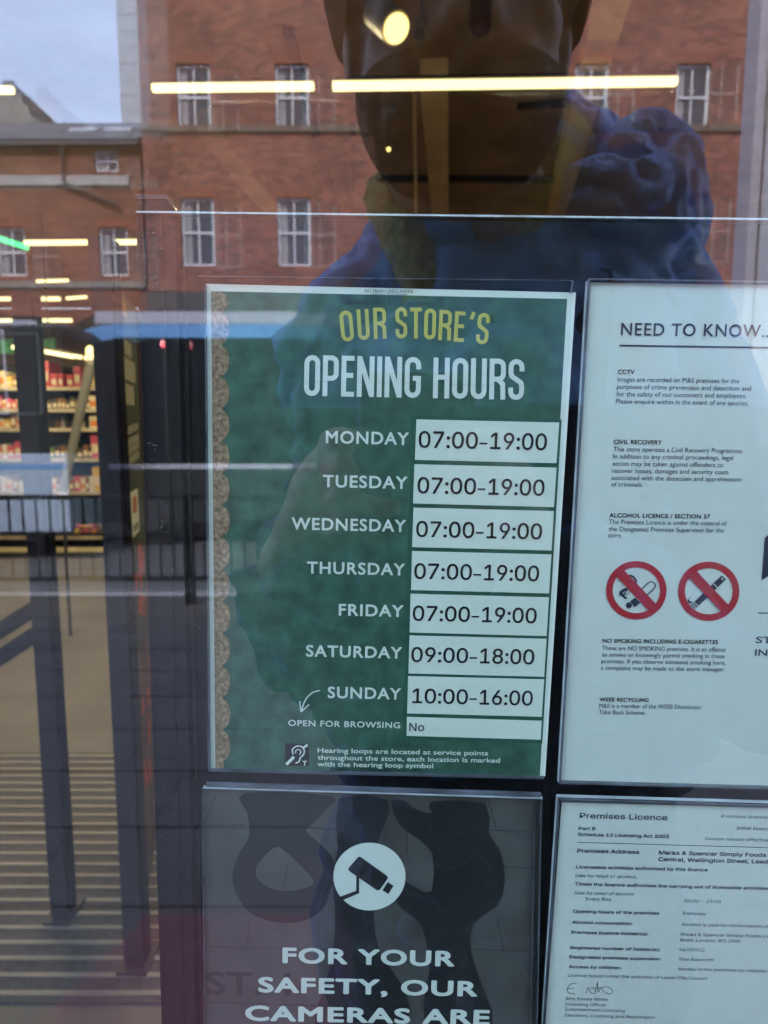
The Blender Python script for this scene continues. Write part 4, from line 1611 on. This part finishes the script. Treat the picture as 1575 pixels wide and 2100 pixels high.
for (cx, cy, ro, ri) in ((1305, 1210.5, 62, 48.5), (1453.5, 1212.5, 63, 49)):
    pr = link('prohibition_ring', fill_px([circle_px(cx, cy, ro, 64, ro * .965), circle_px(cx, cy, ri, 64, ri * .965)], SY - .0004), M_redp, nk)
    c45 = .7071
    wv = 7.2
    rr = ri + 1
    link('slash', quad_px([(cx - rr * c45 - wv, cy - rr * c45 + wv - 2), (cx - rr * c45 + wv, cy - rr * c45 - wv - 2), (cx + rr * c45 + wv, cy + rr * c45 - wv + 2), (cx + rr * c45 - wv, cy + rr * c45 + wv + 2)], SY - .0008), M_redp, pr)
    b = bmesh.new()
    if cx < 1400:
        ribbon_px(smooth_line([(1325, 1222), (1342, 1206), (1343, 1197), (1335, 1193), (1325, 1199), (1308, 1218)], 5), 2.2, SY - .0005, b)
        ribbon_px([(1310, 1222), (1321, 1231)], 1.8, SY - .0005, b)
        b2 = [(1292, 1233), (1302, 1226), (1313, 1236), (1302, 1245)]
        b.faces.new([b.verts.new(at(x, y, SY - .00052)) for x, y in b2])
        b.faces.new([b.verts.new(at(x, y, SY - .00054)) for x, y in circle_px(1290, 1241, 6, 20)])
        ribbon_px(smooth_line([(1267, 1193), (1277, 1184), (1295, 1181), (1304, 1190), (1303, 1199)], 5), [1] * 4 + [4] * 13 + [3.5] * 4, SY - .0005, b)
        ribbon_px(smooth_line([(1301, 1199), (1285, 1207), (1273, 1215), (1278, 1221), (1290, 1217)], 5), [2] * 6 + [6] * 9 + [1.5] * 6, SY - .00053, b)
        ribbon_px(smooth_line([(1288, 1206), (1279, 1222), (1286, 1227)], 5), [2.2] * 5 + [4] * 6, SY - .00056, b)
    else:
        b2 = [(1424, 1234), (1480, 1180), (1489, 1188), (1433, 1242)]
        b.faces.new([b.verts.new(at(x, y, SY - .0005)) for x, y in b2])
        ribbon_px([(1421, 1237), (1430, 1245)], 2.4, SY - .0005, b)
        ribbon_px([(1417, 1240), (1426, 1248)], 2.2, SY - .0005, b)
        ribbon_px(smooth_line([(1417, 1222), (1412, 1231), (1417, 1236), (1421, 1233)], 5), [1] * 5 + [4] * 6 + [2] * 5, SY - .0005, b)
    link('cigarette', b, M_navy, pr)
    if cx > 1400:
        b = bmesh.new()
        ribbon_px([(1463, 1197), (1472, 1206)], 1.6, SY - .00065, b)
        ribbon_px([(1479, 1186.5), (1484, 1187.5)], 1.2, SY - .00065, b)
        ribbon_px([(1481.8, 1184.5), (1481.2, 1190)], 1.2, SY - .00066, b)
        link('white_mark', b, M_paper2, pr)
h2 = holder('clear acrylic holder around the need to know notice', (1206, 572), None, None, None,
            [(1207, 574), (1978, 586), (1904, 1626), (1147, 1607)], SY - .0028,
            [([(1208, 572), (1148, 1606)], M_acrd, 5), ([(1204, 576), (1145, 1604)], M_acr, 1.2), ([(1208, 571.5), (1980, 584)], M_acrd, 2.2), ([(1148, 1606), (1900, 1626)], M_acrd, 4)])

# ---------------- safety notice
sf = thing('safety_notice', 'black camera safety notice with white lettering and round camera symbol', 'notice', at(765, 2350, SY))
link('sheet', slab_px([(417, 1615), (1112, 1637), (1085, 2620), (424, 2600)], SY), M_slate, sf)
Z6 = lambda P: [(400 + x / 2.1, 1550 + y / 2.1) for x, y in P]
b = fill_px([Z6(smooth_line([(160, 520), (190, 420), (232, 345), (226, 250), (212, 160), (590, 172), (560, 235), (510, 290), (478, 325), (540, 380), (596, 450), (590, 560), (550, 660), (470, 710), (370, 720), (260, 690), (190, 620)], 3, True)),
             Z6(smooth_line([(357, 392), (300, 430), (262, 485), (270, 530), (320, 568), (395, 582), (470, 570), (512, 545), (480, 500), (420, 440)], 3, True))], SY - .0002)
link('dark_shape', b, M_slate2, sf)
b = fill_px([Z6(smooth_line([(620, 182), (830, 190), (815, 300), (770, 420), (775, 560), (770, 700), (800, 860), (900, 1000), (900, 1180), (520, 1180), (560, 1000), (600, 800), (600, 640), (590, 520), (615, 400)], 2, True))], SY - .00025)
link('dark_shape', b, M_slate2, sf)
b = fill_px([Z6(smooth_line([(845, 195), (905, 195), (925, 215), (965, 235), (1022, 248), (1015, 198), (1250, 205), (1265, 335), (1315, 410), (1335, 540), (1300, 650), (1200, 720), (1190, 850), (1240, 1000), (1280, 1180), (990, 1180), (1010, 920), (975, 730), (900, 670), (858, 600), (850, 520), (905, 540), (960, 572), (1020, 580), (1022, 420), (940, 345), (875, 290)], 2, True))], SY - .0003)
link('dark_shape', b, M_slate2, sf)
b = bmesh.new()
for pts in ([(40, 300), (215, 298)], [(480, 310), (615, 318)], [(1260, 320), (1480, 326)], [(50, 822), (590, 835)], [(1200, 835), (1470, 842)], [(50, 1062), (560, 1075)], [(1330, 480), (1480, 482)],
            [(90, 170), (40, 300)], [(1265, 195), (1300, 320)], [(240, 690), (220, 822)], [(1300, 690), (1330, 842)], [(400, 460), (380, 575)], [(910, 300), (915, 420)]):
    ribbon_px(Z6(pts), 2.2, SY - .00015, b)
txt(b, 'ST.', 424, 2040, 536, 58, SY - .00012, .01, font='bfont', bold=.02)
txt(b, '1', 583, 2043, 596, 58, SY - .00016, .01, font='bfont')
link('stone_joints', b, M_slate3, sf)
cir = link('camera_symbol', fill_px([circle_px(757.6, 1797.6, 74, 64, 69.5)], SY - .0005), M_white, sf)
b = fill_px([Z6([(700, 438), (708, 434), (716, 437), (827, 517), (831, 526), (827, 533), (797, 576), (788, 580), (780, 577), (664, 497), (659, 488), (664, 480)])], SY - .0007)
b2 = fill_px([Z6([(830, 543), (855, 560), (833, 595), (807, 579)])], SY - .0007)
me_ = bpy.data.meshes.new('tmp')
b2.to_mesh(me_)
b2.free()
b.from_mesh(me_)
b2 = fill_px([Z6([(694, 515), (707, 525), (707, 592), (638, 621), (624, 607), (694, 581)])], SY - .00068)
b2.to_mesh(me_)
b2.free()
b.from_mesh(me_)
bpy.data.meshes.remove(me_)
link('camera_outline', b, M_slate2, cir)
b = bmesh.new()
txt(b, 'FOR YOUR', 579, 1975, 932, 38.5, SY - .0006, .021, font='bfont', bold=.036, space=1.1)
txt(b, 'SAFETY, OUR', 529.5, 2035, 979, 38.5, SY - .0006, .020, font='bfont', bold=.036, space=1.1)
txt(b, 'CAMERAS ARE', 502.5, 2093, 1004, 38.5, SY - .0006, .0195, font='bfont', bold=.036, space=1.1)
link('lettering', b, M_white, sf)
h3 = holder('clear acrylic holder around the black safety notice', (417, 1615), None, None, None,
            [(415, 1617), (1113, 1638), (1083, 2630), (422, 2610)], SY - .0028,
            [([(416, 1616), (1113, 1638)], M_acr, 2.2), ([(422, 1610), (1110, 1632)], M_acrd, 7), ([(415.5, 1617), (420, 2300)], M_acrd, 1.6), ([(1111, 1640), (1098, 2300)], M_acrd, 2.2), ([(1098, 1640), (1086, 2300)], M_acrd, 1.2)])

# ---------------- premises licence
SP = .0235
pl = thing('premises_licence', 'white typed premises licence sheet with handwritten signature', 'document', at(1400, 2600, SY))
link('sheet', slab_px([(1152, 1645), (1915, 1666), (1850, 2670), (1078, 2650)], SY), M_paper2, pl)
BF = 'inter'
b = bmesh.new()
bold_l = [('Premises Licence', 1188.5, 1678, 1369, 12.8), ('Part B', 1186.5, 1702.3, 1221, 8), ('Schedule 12 Licensing Act 2003', 1185.3, 1714.5, 1372, 8), ('Premises Address', 1183.5, 1748.5, 1311, 9.5),
          ('Marks & Spencer Simply Foods', 1351, 1752.3, 1571, 9.3), ('Central, Wellington Street, Leeds', 1350, 1766, 1583, 9.3), ('Licensable activities authorised by this licence', 1181, 1781, 1451.5, 8),
          ('Times the licence authorises the carrying out of licensable activities', 1178.3, 1816, 1575.5, 8), ('Opening hours of the premises', 1174.5, 1872, 1352, 8), ('Alcohol consumption:', 1173, 1894.5, 1297, 8),
          ('Premises licence holder(s):', 1171.5, 1915, 1329, 8), ('Registered number of holder(s):', 1169.3, 1946.5, 1354.5, 8), ('Designated premises supervisor:', 1167.5, 1965.5, 1355, 8), ('Access by children:', 1166, 1985.5, 1275, 8)]
for s, xa, ya, xb, h in bold_l:
    txt(b, s, xa, ya, xb, h, SY - .0003, SP, font=BF, bold=.020 if h < 12 else .014)
ribbon_px([(1184, 1727.5), (1890, 1747)], 1.3, SY - .0003, b)
link('bold_text', b, M_inkg, pl)
b = bmesh.new()
reg_l = [('Premises licence n', 1479, 1677, 1584), ('Initial licence', 1510, 1701.5, 1583), ('Current version effective', 1446, 1723, 1576), ('Sale by retail of alcohol,', 1179, 1798.5, 1306), ('Every Day', 1201.6, 1846.5, 1254),
         ('06:00 - 23:00', 1403.7, 1850.5, 1478), ('Everyday', 1400.7, 1876, 1448), ('Alcohol is sold for consumption off', 1398, 1898.7, 1580), ('Marks & Spencer Simply Foods Lim', 1396, 1919, 1582),
         ('Road, London, W2 1NW', 1395, 1930.5, 1518.5), ('04739922', 1393.4, 1950.5, 1444.7), ('Tina Bosworth', 1391.3, 1970, 1464.3), ('Access to the premises by children is', 1389.5, 1990, 1583),
         ('Licence issued under the authority of Leeds City Council', 1164.5, 2003, 1450.7), ('Mrs Emma White', 1161, 2051, 1246.6), ('Licensing Officer', 1160.3, 2062.3, 1243), ('Entertainment Licensing', 1159.7, 2073, 1281), ('Elections, Licensing and Registration', 1159, 2085, 1343)]
for s, xa, ya, xb in reg_l:
    txt(b, s, xa, ya, xb, 7.6, SY - .0003, SP, font=BF, bold=-.004)
txt(b, 'Sale by retail of alcohol', 1177, 1834, 1300, 7.6, SY - .0003, SP, font=BF, bold=-.004, shear=.22)
link('typed_text', b, M_inkg, pl)
b = bmesh.new()
Z5 = lambda P: [(1100 + x / 3.316, 1600 + y / 3.316) for x, y in P]
for st in ([(275, 1384), (235, 1385), (212, 1415), (220, 1445), (265, 1455)], [(215, 1418), (255, 1415)], [(340, 1450), (352, 1410), (368, 1445), (400, 1448), (392, 1410), (372, 1420)], [(400, 1445), (415, 1375), (420, 1440), (440, 1410), (462, 1440), (505, 1455), (517, 1430), (480, 1405), (410, 1418)]):
    ribbon_px(smooth_line(Z5(st), 5), 1.1, SY - .0003, b)
link('signature', b, M_ink, pl)
h4 = holder('clear acrylic holder around the typed premises licence', (1144, 1634), None, None, None,
            [(1146, 1640), (1922, 1662), (1852, 2680), (1070, 2660)], SY - .0028,
            [([(1143, 1634), (1925, 1657)], M_acr, 1.5), ([(1146, 1640), (1922, 1663)], M_acrd, 6), ([(1147, 1638), (1110, 2200)], M_acrd, 5), ([(1143, 1635), (1106, 2200)], M_acr, 1.2)])

# ================================================================== THE PHOTOGRAPHER
M_skin = mat('skin', (0.40, 0.26, 0.20), 0.55, var=.15, scale=40)
M_jack = mat('blue_jacket_cloth', (0.14, 0.34, 0.98), 0.45, spec=.35, var=.45, scale=34, bump=.5)
M_jack_shaded = mat('blue_jacket_cloth_shaded_below', (0.14, 0.34, 0.98), 0.45, spec=.35, var=.4, scale=34, bump=.5)
def shade_below(m, zsplit, low):  # dark colour below the split height imitates shade on the jacket front
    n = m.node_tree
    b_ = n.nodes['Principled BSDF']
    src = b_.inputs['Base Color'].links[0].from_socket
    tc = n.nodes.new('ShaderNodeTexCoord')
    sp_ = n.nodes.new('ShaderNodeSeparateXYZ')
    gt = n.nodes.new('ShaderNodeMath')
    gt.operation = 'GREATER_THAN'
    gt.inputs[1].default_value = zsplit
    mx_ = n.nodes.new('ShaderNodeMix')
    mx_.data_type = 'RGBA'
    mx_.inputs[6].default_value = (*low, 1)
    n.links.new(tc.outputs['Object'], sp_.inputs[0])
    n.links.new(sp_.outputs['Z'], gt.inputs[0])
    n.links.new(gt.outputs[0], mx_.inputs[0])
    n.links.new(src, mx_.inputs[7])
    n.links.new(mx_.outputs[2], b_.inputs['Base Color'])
for m_ in (M_jack, M_jack_shaded):
    b_ = m_.node_tree.nodes['Principled BSDF']
    b_.inputs['Sheen Weight'].default_value = 1.0
    b_.inputs['Sheen Roughness'].default_value = .35
    b_.inputs['Sheen Tint'].default_value = (.07, .24, 1, 1)
M_jackd = mat('navy_lining', (0.012, 0.016, 0.04), 0.8)
M_trous = mat('dark_trousers', (0.012, 0.012, 0.016), 0.9)
M_scarf = mat('olive_scarf_knit', (0.42, 0.40, 0.13), 0.95, var=.35, scale=160, bump=.6)
M_hat = mat('dark_violet_knit_hat', (0.030, 0.022, 0.07), 0.95, var=.3, scale=120, bump=.5)
M_beard = mat('short_beard', (0.05, 0.03, 0.02), 0.95, var=.5, scale=300, bump=.5)
M_speclens = mat('dark_spectacle_lens', (0.05, 0.035, 0.03), 0.1, spec=.3)
M_specs = mat('black_spectacle_frame', (0.01, 0.01, 0.012), 0.3)

HY = -.35                       # head centre
hc = mir(938, 60, -HY)          # eye-level centre of the head
hx, hz = hc.x, hc.z
per = thing('person', 'person in a blue hooded jacket, olive scarf, spectacles and dark knit hat photographing the window', 'person', (hx + .03, HY - .10, 0))
by = HY - .09                   # body plane
bx = hx + .070


def remeshed(name, bm, m, parent, voxel, smooth_it=4, disp=None):
    o = link(name, bm, m, parent)
    md = o.modifiers.new('remesh', 'REMESH')
    md.mode = 'VOXEL'
    md.voxel_size = voxel
    md.use_smooth_shade = True
    if smooth_it:
        ms = o.modifiers.new('smooth', 'SMOOTH')
        ms.factor = .5
        ms.iterations = smooth_it
    if disp:
        tex = bpy.data.textures.new(name + '_folds', disp[2] if len(disp) > 2 else 'CLOUDS')
        tex.noise_scale = disp[1]
        if tex.type == 'MARBLE':
            tex.turbulence = 9
            tex.noise_depth = 2
            tex.marble_type = 'SHARP'
        else:
            tex.noise_depth = 3
        dm = o.modifiers.new('folds', 'DISPLACE')
        dm.texture = tex
        dm.strength = disp[0]
        dm.mid_level = .5
        dm.texture_coords = 'LOCAL'
    return o


# body: head, neck, torso, legs, arms and hands in one surface
b = bmesh.new()
ellipsoid(b, (hx, HY, hz + .03), (.080, .097, .112), seg=24)                # skull
ellipsoid(b, (hx, HY + .018, hz - .045), (.074, .078, .078), seg=20)         # face
ellipsoid(b, (hx, HY + .040, hz - .098), (.054, .044, .032), seg=16)         # chin and jaw
for s in (-1, 1):
    ellipsoid(b, (hx + s * .045, HY + .055, hz - .030), (.024, .026, .024), seg=12)   # cheeks
    ellipsoid(b, (hx + s * .080, HY - .005, hz - .012), (.010, .022, .033), seg=12)   # ears
    ellipsoid(b, (hx + s * .032, HY + .078, hz + .002), (.014, .012, .011), seg=12)   # eyes
capsule(b, (hx, HY + .090, hz + .006), (hx, HY + .112, hz - .038), .010, .0155)       # nose
for s in (-1, 1):
    ellipsoid(b, (hx + s * .012, HY + .103, hz - .042), (.009, .010, .008), seg=10)
ellipsoid(b, (hx, HY + .085, hz - .070), (.025, .014, .006), seg=12)                   # upper lip
ellipsoid(b, (hx, HY + .083, hz - .080), (.022, .014, .007), seg=12)                   # lower lip
ellipsoid(b, (hx, HY + .072, hz + .024), (.055, .024, .010), seg=14)                   # brow
capsule(b, (hx, HY - .01, hz - .08), (bx, by, hz - .20), .062, .070)                   # neck
zsh = hz - .215                                                                         # shoulder height
ellipsoid(b, (bx - .015, by, zsh - .12), (.150, .11, .19), seg=22)
ellipsoid(b, (bx, by - .01, zsh - .38), (.150, .105, .20), seg=22)
ellipsoid(b, (bx, by - .01, zsh - .58), (.165, .115, .14), seg=22)
PHX, PHZ = .022, 1.455                                                                  # phone centre
PHY = CAM.y - .007
hands = {}
for s in (-1, 1):
    sh = Vector((bx - .140 if s < 0 else bx + .108, by, zsh - .03))
    el = Vector((bx - .150, by + .01, zsh - .33)) if s < 0 else Vector((bx + .245, by + .02, zsh - .33))
    wr = Vector((PHX + s * .088, PHY - .045, PHZ - .055))
    capsule(b, sh, el, .052, .042)
    capsule(b, el, wr, .042, .028)
    # palm and fingers
    pm = Vector((PHX + s * .060, PHY - .026, PHZ + .012))
    capsule(b, wr, pm, .026, .022)
    ellipsoid(b, (wr + pm) / 2, (.020, .026, .045), seg=14)
    # four fingers wrap the back edge of the phone, thumb in front of the screen side
    for k in range(4):
        z = PHZ + .036 - k * .020
        base = Vector((PHX + s * .058, PHY - .016, z))
        k1 = Vector((PHX + s * .049, PHY + .0135, z + .003))
        L = (.030, .036, .033, .024)[k]
        tip = Vector((PHX + s * (.049 - L), PHY + .0150, z + .002 - .002 * k))
        if abs(tip.x) < .020 and abs(z - CAM.z) < .03:
            tip.x = s * .020 if s > 0 else -.020
        capsule(b, pm, base, .010, .0095, 10)
        capsule(b, base, k1, .0093, .0086, 10)
        capsule(b, k1, tip, .0084, .0070, 10)
    tb = Vector((PHX + s * .052, PHY - .026, PHZ - .030))
    tmid = Vector((PHX + s * .034, PHY - .0200, PHZ - .010))
    tt = Vector((PHX + s * .016, PHY - .0160, PHZ + .004))
    capsule(b, wr, tb, .016, .014, 10)
    capsule(b, tb, tmid, .0125, .0105, 10)
    capsule(b, tmid, tt, .0105, .0085, 10)
for s in (-1, 1):
    hp = Vector((bx + s * .085, by - .01, zsh - .66))
    kn = Vector((bx + s * .095, by + .01, .52))
    an = Vector((bx + s * .10, by - .03, .09))
    capsule(b, hp, kn, .088, .058)
    capsule(b, kn, an, .057, .038)
    capsule(b, (an.x, an.y, .045), (an.x + s * .02, an.y + .16, .035), .036, .032)
remeshed('body', b, M_skin, per, .0045, 3)
# jacket
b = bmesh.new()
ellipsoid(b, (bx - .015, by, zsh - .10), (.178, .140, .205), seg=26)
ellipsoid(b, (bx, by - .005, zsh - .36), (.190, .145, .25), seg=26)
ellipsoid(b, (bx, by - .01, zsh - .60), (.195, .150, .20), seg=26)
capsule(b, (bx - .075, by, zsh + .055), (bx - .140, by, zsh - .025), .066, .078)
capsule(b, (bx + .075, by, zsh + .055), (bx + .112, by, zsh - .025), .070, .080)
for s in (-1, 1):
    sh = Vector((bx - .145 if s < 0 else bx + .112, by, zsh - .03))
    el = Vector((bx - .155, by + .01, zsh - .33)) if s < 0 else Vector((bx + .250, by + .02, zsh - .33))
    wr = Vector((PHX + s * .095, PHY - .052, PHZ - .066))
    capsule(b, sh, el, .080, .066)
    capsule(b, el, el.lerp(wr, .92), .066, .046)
shade_below(M_jack_shaded, zsh - .075, (0.014, 0.020, 0.050))  # shade of the lower front and sleeves put into the jacket colour
jk = remeshed('jacket', b, M_jack_shaded, per, .005, 5, (.030, .075, 'MARBLE'))
# collar, hood bundle at the right shoulder and behind the neck
b = bmesh.new()
ring_n = 26
for k in range(ring_n):
    t0, t1 = 2 * PI * k / ring_n, 2 * PI * (k + 1) / ring_n
    def cp(t):
        lift = .045 + .03 * (math.cos(t - R(20)))
        return Vector((bx + .006 + .112 * math.cos(t), by - .015 + .100 * math.sin(t), zsh + .050 + lift * (.6 if math.sin(t) > .5 else 1.1)))
    gap = abs((t0 - PI / 2 + PI) % (2 * PI) - PI) < .55
    if gap:
        continue
    capsule(b, cp(t0), cp(t1), .030 + .008 * math.sin(3 * t0), .030 + .008 * math.sin(3 * t1), 10)
def pj(x_, y_, dy):
    return mir(x_, y_, -by + dy)
# gathered hood: bundle of folds running from the collar down over the right shoulder
F_ = [[(1150, 262, .02), (1190, 300, .02), (1215, 360, .02), (1190, 440, .0), (1130, 520, -.02)],
      [(1165, 255, .04), (1225, 300, .05), (1262, 370, .05), (1262, 470, .03), (1240, 560, .0)],
      [(1200, 300, .06), (1270, 320, .07), (1340, 350, .07), (1382, 405, .06), (1385, 470, .05), (1330, 520, .03)],
      [(1250, 345, .08), (1310, 340, .09), (1365, 380, .09), (1392, 440, .08), (1400, 520, .06)],
      [(1270, 440, .03), (1320, 450, .03), (1372, 440, .05)],
      [(1220, 430, .02), (1290, 480, .02), (1360, 520, .02), (1420, 590, .0)],
      [(1180, 480, .0), (1260, 520, .01), (1340, 560, .01), (1420, 640, .0)]]
for fi, fl in enumerate(F_):
    P3 = [pj(*q) for q in fl]
    for i in range(len(P3) - 1):
        ra_ = .017 + .007 * math.sin(i * 1.9 + fi)
        rb_ = .017 + .007 * math.sin((i + 1) * 1.9 + fi)
        capsule(b, P3[i], P3[i + 1], ra_, rb_, 10)
for x_, y_, r_, dy_ in ((1210, 420, .032, .05), (1290, 500, .035, .06), (1195, 350, .025, .05), (1360, 560, .03, .05), (1330, 400, .04, .12)):
    ellipsoid(b, pj(x_, y_, dy_), (r_ * 1.2, r_, r_), seg=12)
remeshed('hood', b, M_jack, per, .0035, 2, (.024, .045, 'MARBLE'))
b = bmesh.new()
p = mir(1330, 400, -by + .077)
ellipsoid(b, p, (.026, .008, .017), seg=14)
link('hood_lining', b, M_jackd, per)
b = bmesh.new()
p0, p1 = mir(1278, 462, -by - .012), mir(1284, 402, -by - .012)
tube(b, [p0, (p0 + p1) / 2 + Vector((.004, .004, 0)), p1], .0028, 8)
link('drawcord', b, mat('beige_cord', (0.38, 0.33, 0.24), .8), per)
# scarf round the neck
b = bmesh.new()
pr_ = [pj(1143, 262, -.03), pj(1134, 300, -.05), pj(1118, 345, -.07), pj(1092, 385, -.08), pj(1062, 420, -.09)]
pl_ = [pj(792, 398, -.02), pj(812, 430, -.05), pj(835, 480, -.07), pj(860, 530, -.08), pj(872, 580, -.08)]
back = [Vector((bx + .07, by - .03, pr_[0].z - .01)), Vector((bx - .01, by - .075, pr_[0].z - .01)), Vector((bx - .10, by - .03, pl_[0].z + .01))]
loop = pr_[::-1] + back + pl_
for i in range(len(loop) - 1):
    capsule(b, loop[i], loop[i + 1], .021, .021, 10)
    capsule(b, loop[i] + Vector((0, .004, -.016)), loop[i + 1] + Vector((0, .004, -.016)), .018, .018, 10)
remeshed('scarf', b, M_scarf, per, .005, 2, (.008, .012))
# jacket front opening with dark lining
b = bmesh.new()
fr = by + .135
prism(b, [(bx - .05, fr - .02, zsh + .03), (bx + .05, fr - .02, zsh + .03), (bx + .035, fr + .010, zsh - .25), (bx - .030, fr + .010, zsh - .25)], (0, -.05, 0))
link('inner_fleece', b, M_jackd, per)
b = bmesh.new()
tube(b, [(bx - .002, fr + .014, zsh - .24), (bx, fr + .022, zsh - .45), (bx, fr + .018, zsh - .66)], .005, 8)
link('zip', b, M_specs, per)
# trousers and shoes
b = bmesh.new()
ellipsoid(b, (bx, by - .01, zsh - .66), (.175, .125, .13), seg=22)
for s in (-1, 1):
    capsule(b, (bx + s * .085, by - .01, zsh - .68), (bx + s * .095, by + .012, .52), .100, .075)
    capsule(b, (bx + s * .095, by + .012, .52), (bx + s * .10, by - .03, .12), .074, .060)
remeshed('trousers', b, M_trous, per, .008, 3, (.012, .05))
for s in (-1, 1):
    b = bmesh.new()
    capsule(b, (bx + s * .10, by - .05, .052), (bx + s * .12, by + .15, .046), .047, .043)
    box(b, bx + s * .11 - .045, bx + s * .11 + .045, by - .09, by + .19, .004, .02)
    remeshed('shoe', b, M_rub, per, .005, 2)
# hat
b = bmesh.new()
hv = ellipsoid(b, (hx, HY - .008, hz + .045), (.106, .118, .128), seg=28)
kill = [v for v in hv if v.co.z < hz - .018 - (.0 if v.co.y < HY + .02 else -.075) ]
bmesh.ops.delete(b, geom=kill, context='VERTS')
ho = link('hat', b, M_hat, per, smooth=True)
sm = ho.modifiers.new('thick', 'SOLIDIFY')
sm.thickness = .008
# beard: a thin shell over the jaw
b = bmesh.new()
hv = ellipsoid(b, (hx, HY + .020, hz - .060), (.0790, .0840, .078), seg=32)
bmesh.ops.delete(b, geom=[v for v in hv if v.co.z > hz - .055 or v.co.y < HY - .03], context='VERTS')
bo = link('beard', b, M_beard, per, smooth=True)
sm = bo.modifiers.new('thick', 'SOLIDIFY')
sm.thickness = .004
# spectacles
b = bmesh.new()
for s in (-1, 1):
    cxg = hx + s * .0365
    P = []
    for k in range(24):
        t = 2 * PI * k / 24
        sx_ = abs(math.cos(t)) ** .75 * (1 if math.cos(t) > 0 else -1)
        sz_ = abs(math.sin(t)) ** .75 * (1 if math.sin(t) > 0 else -1)
        P.append(Vector((cxg + .0315 * sx_, HY + .108 - .010 * abs(sx_ * .5 + s * .5), hz - .006 + .027 * sz_)))
    P.append(P[0])
    tube(b, P, .0022, 8, cap=False)
    tube(b, [(hx + s * .068, HY + .098, hz + .006), (hx + s * .082, HY + .05, hz + .004), (hx + s * .084, HY - .02, hz - .002)], .0022, 8)
tube(b, [(hx - .006, HY + .112, hz), (hx, HY + .114, hz + .004), (hx + .006, HY + .112, hz)], .002, 8)
sp_o = link('spectacles', b, M_specs, per)
for s in (-1, 1):
    b = bmesh.new()
    cxg = hx + s * .0365
    vs = []
    for k in range(24):
        t = 2 * PI * k / 24
        sx_ = abs(math.cos(t)) ** .75 * (1 if math.cos(t) > 0 else -1)
        sz_ = abs(math.sin(t)) ** .75 * (1 if math.sin(t) > 0 else -1)
        vs.append(Vector((cxg + .0305 * sx_, HY + .1075 - .010 * abs(sx_ * .5 + s * .5), hz - .006 + .026 * sz_)))
    b.faces.new([b.verts.new(v) for v in vs])
    link('lens', b, M_speclens, sp_o)

# phone in the hands, its lens at the camera
ph = thing('phone', 'dark slab phone held upright in both hands', 'phone', (PHX, PHY, PHZ - .08))
link('case', BOX(PHX - .0375, PHX + .0375, PHY - .0042, PHY + .0036, PHZ - .081, PHZ + .081, bev=.003), mat('phone_case', (0.012, 0.012, 0.014), .4), ph)
link('screen', BOX(PHX - .035, PHX + .035, PHY - .0050, PHY - .0043, PHZ - .078, PHZ + .078), mat('phone_screen', (0.02, 0.02, 0.022), .1, emit=(.5, .6, .6), es=.05), ph)
b = bmesh.new()
for dx, dz in ((.0, 0), (0, -.022), (.021, -.011)):
    bmesh.ops.create_cone(b, segments=20, radius1=.008, radius2=.008, depth=.0015, cap_ends=True, matrix=Matrix.Translation((CAM.x + dx, PHY + .0044, CAM.z + dz)) @ Matrix.Rotation(R(90), 4, 'X'))
link('camera_ring', b, mat('lens_glass', (0.01, 0.01, 0.015), .1), ph)
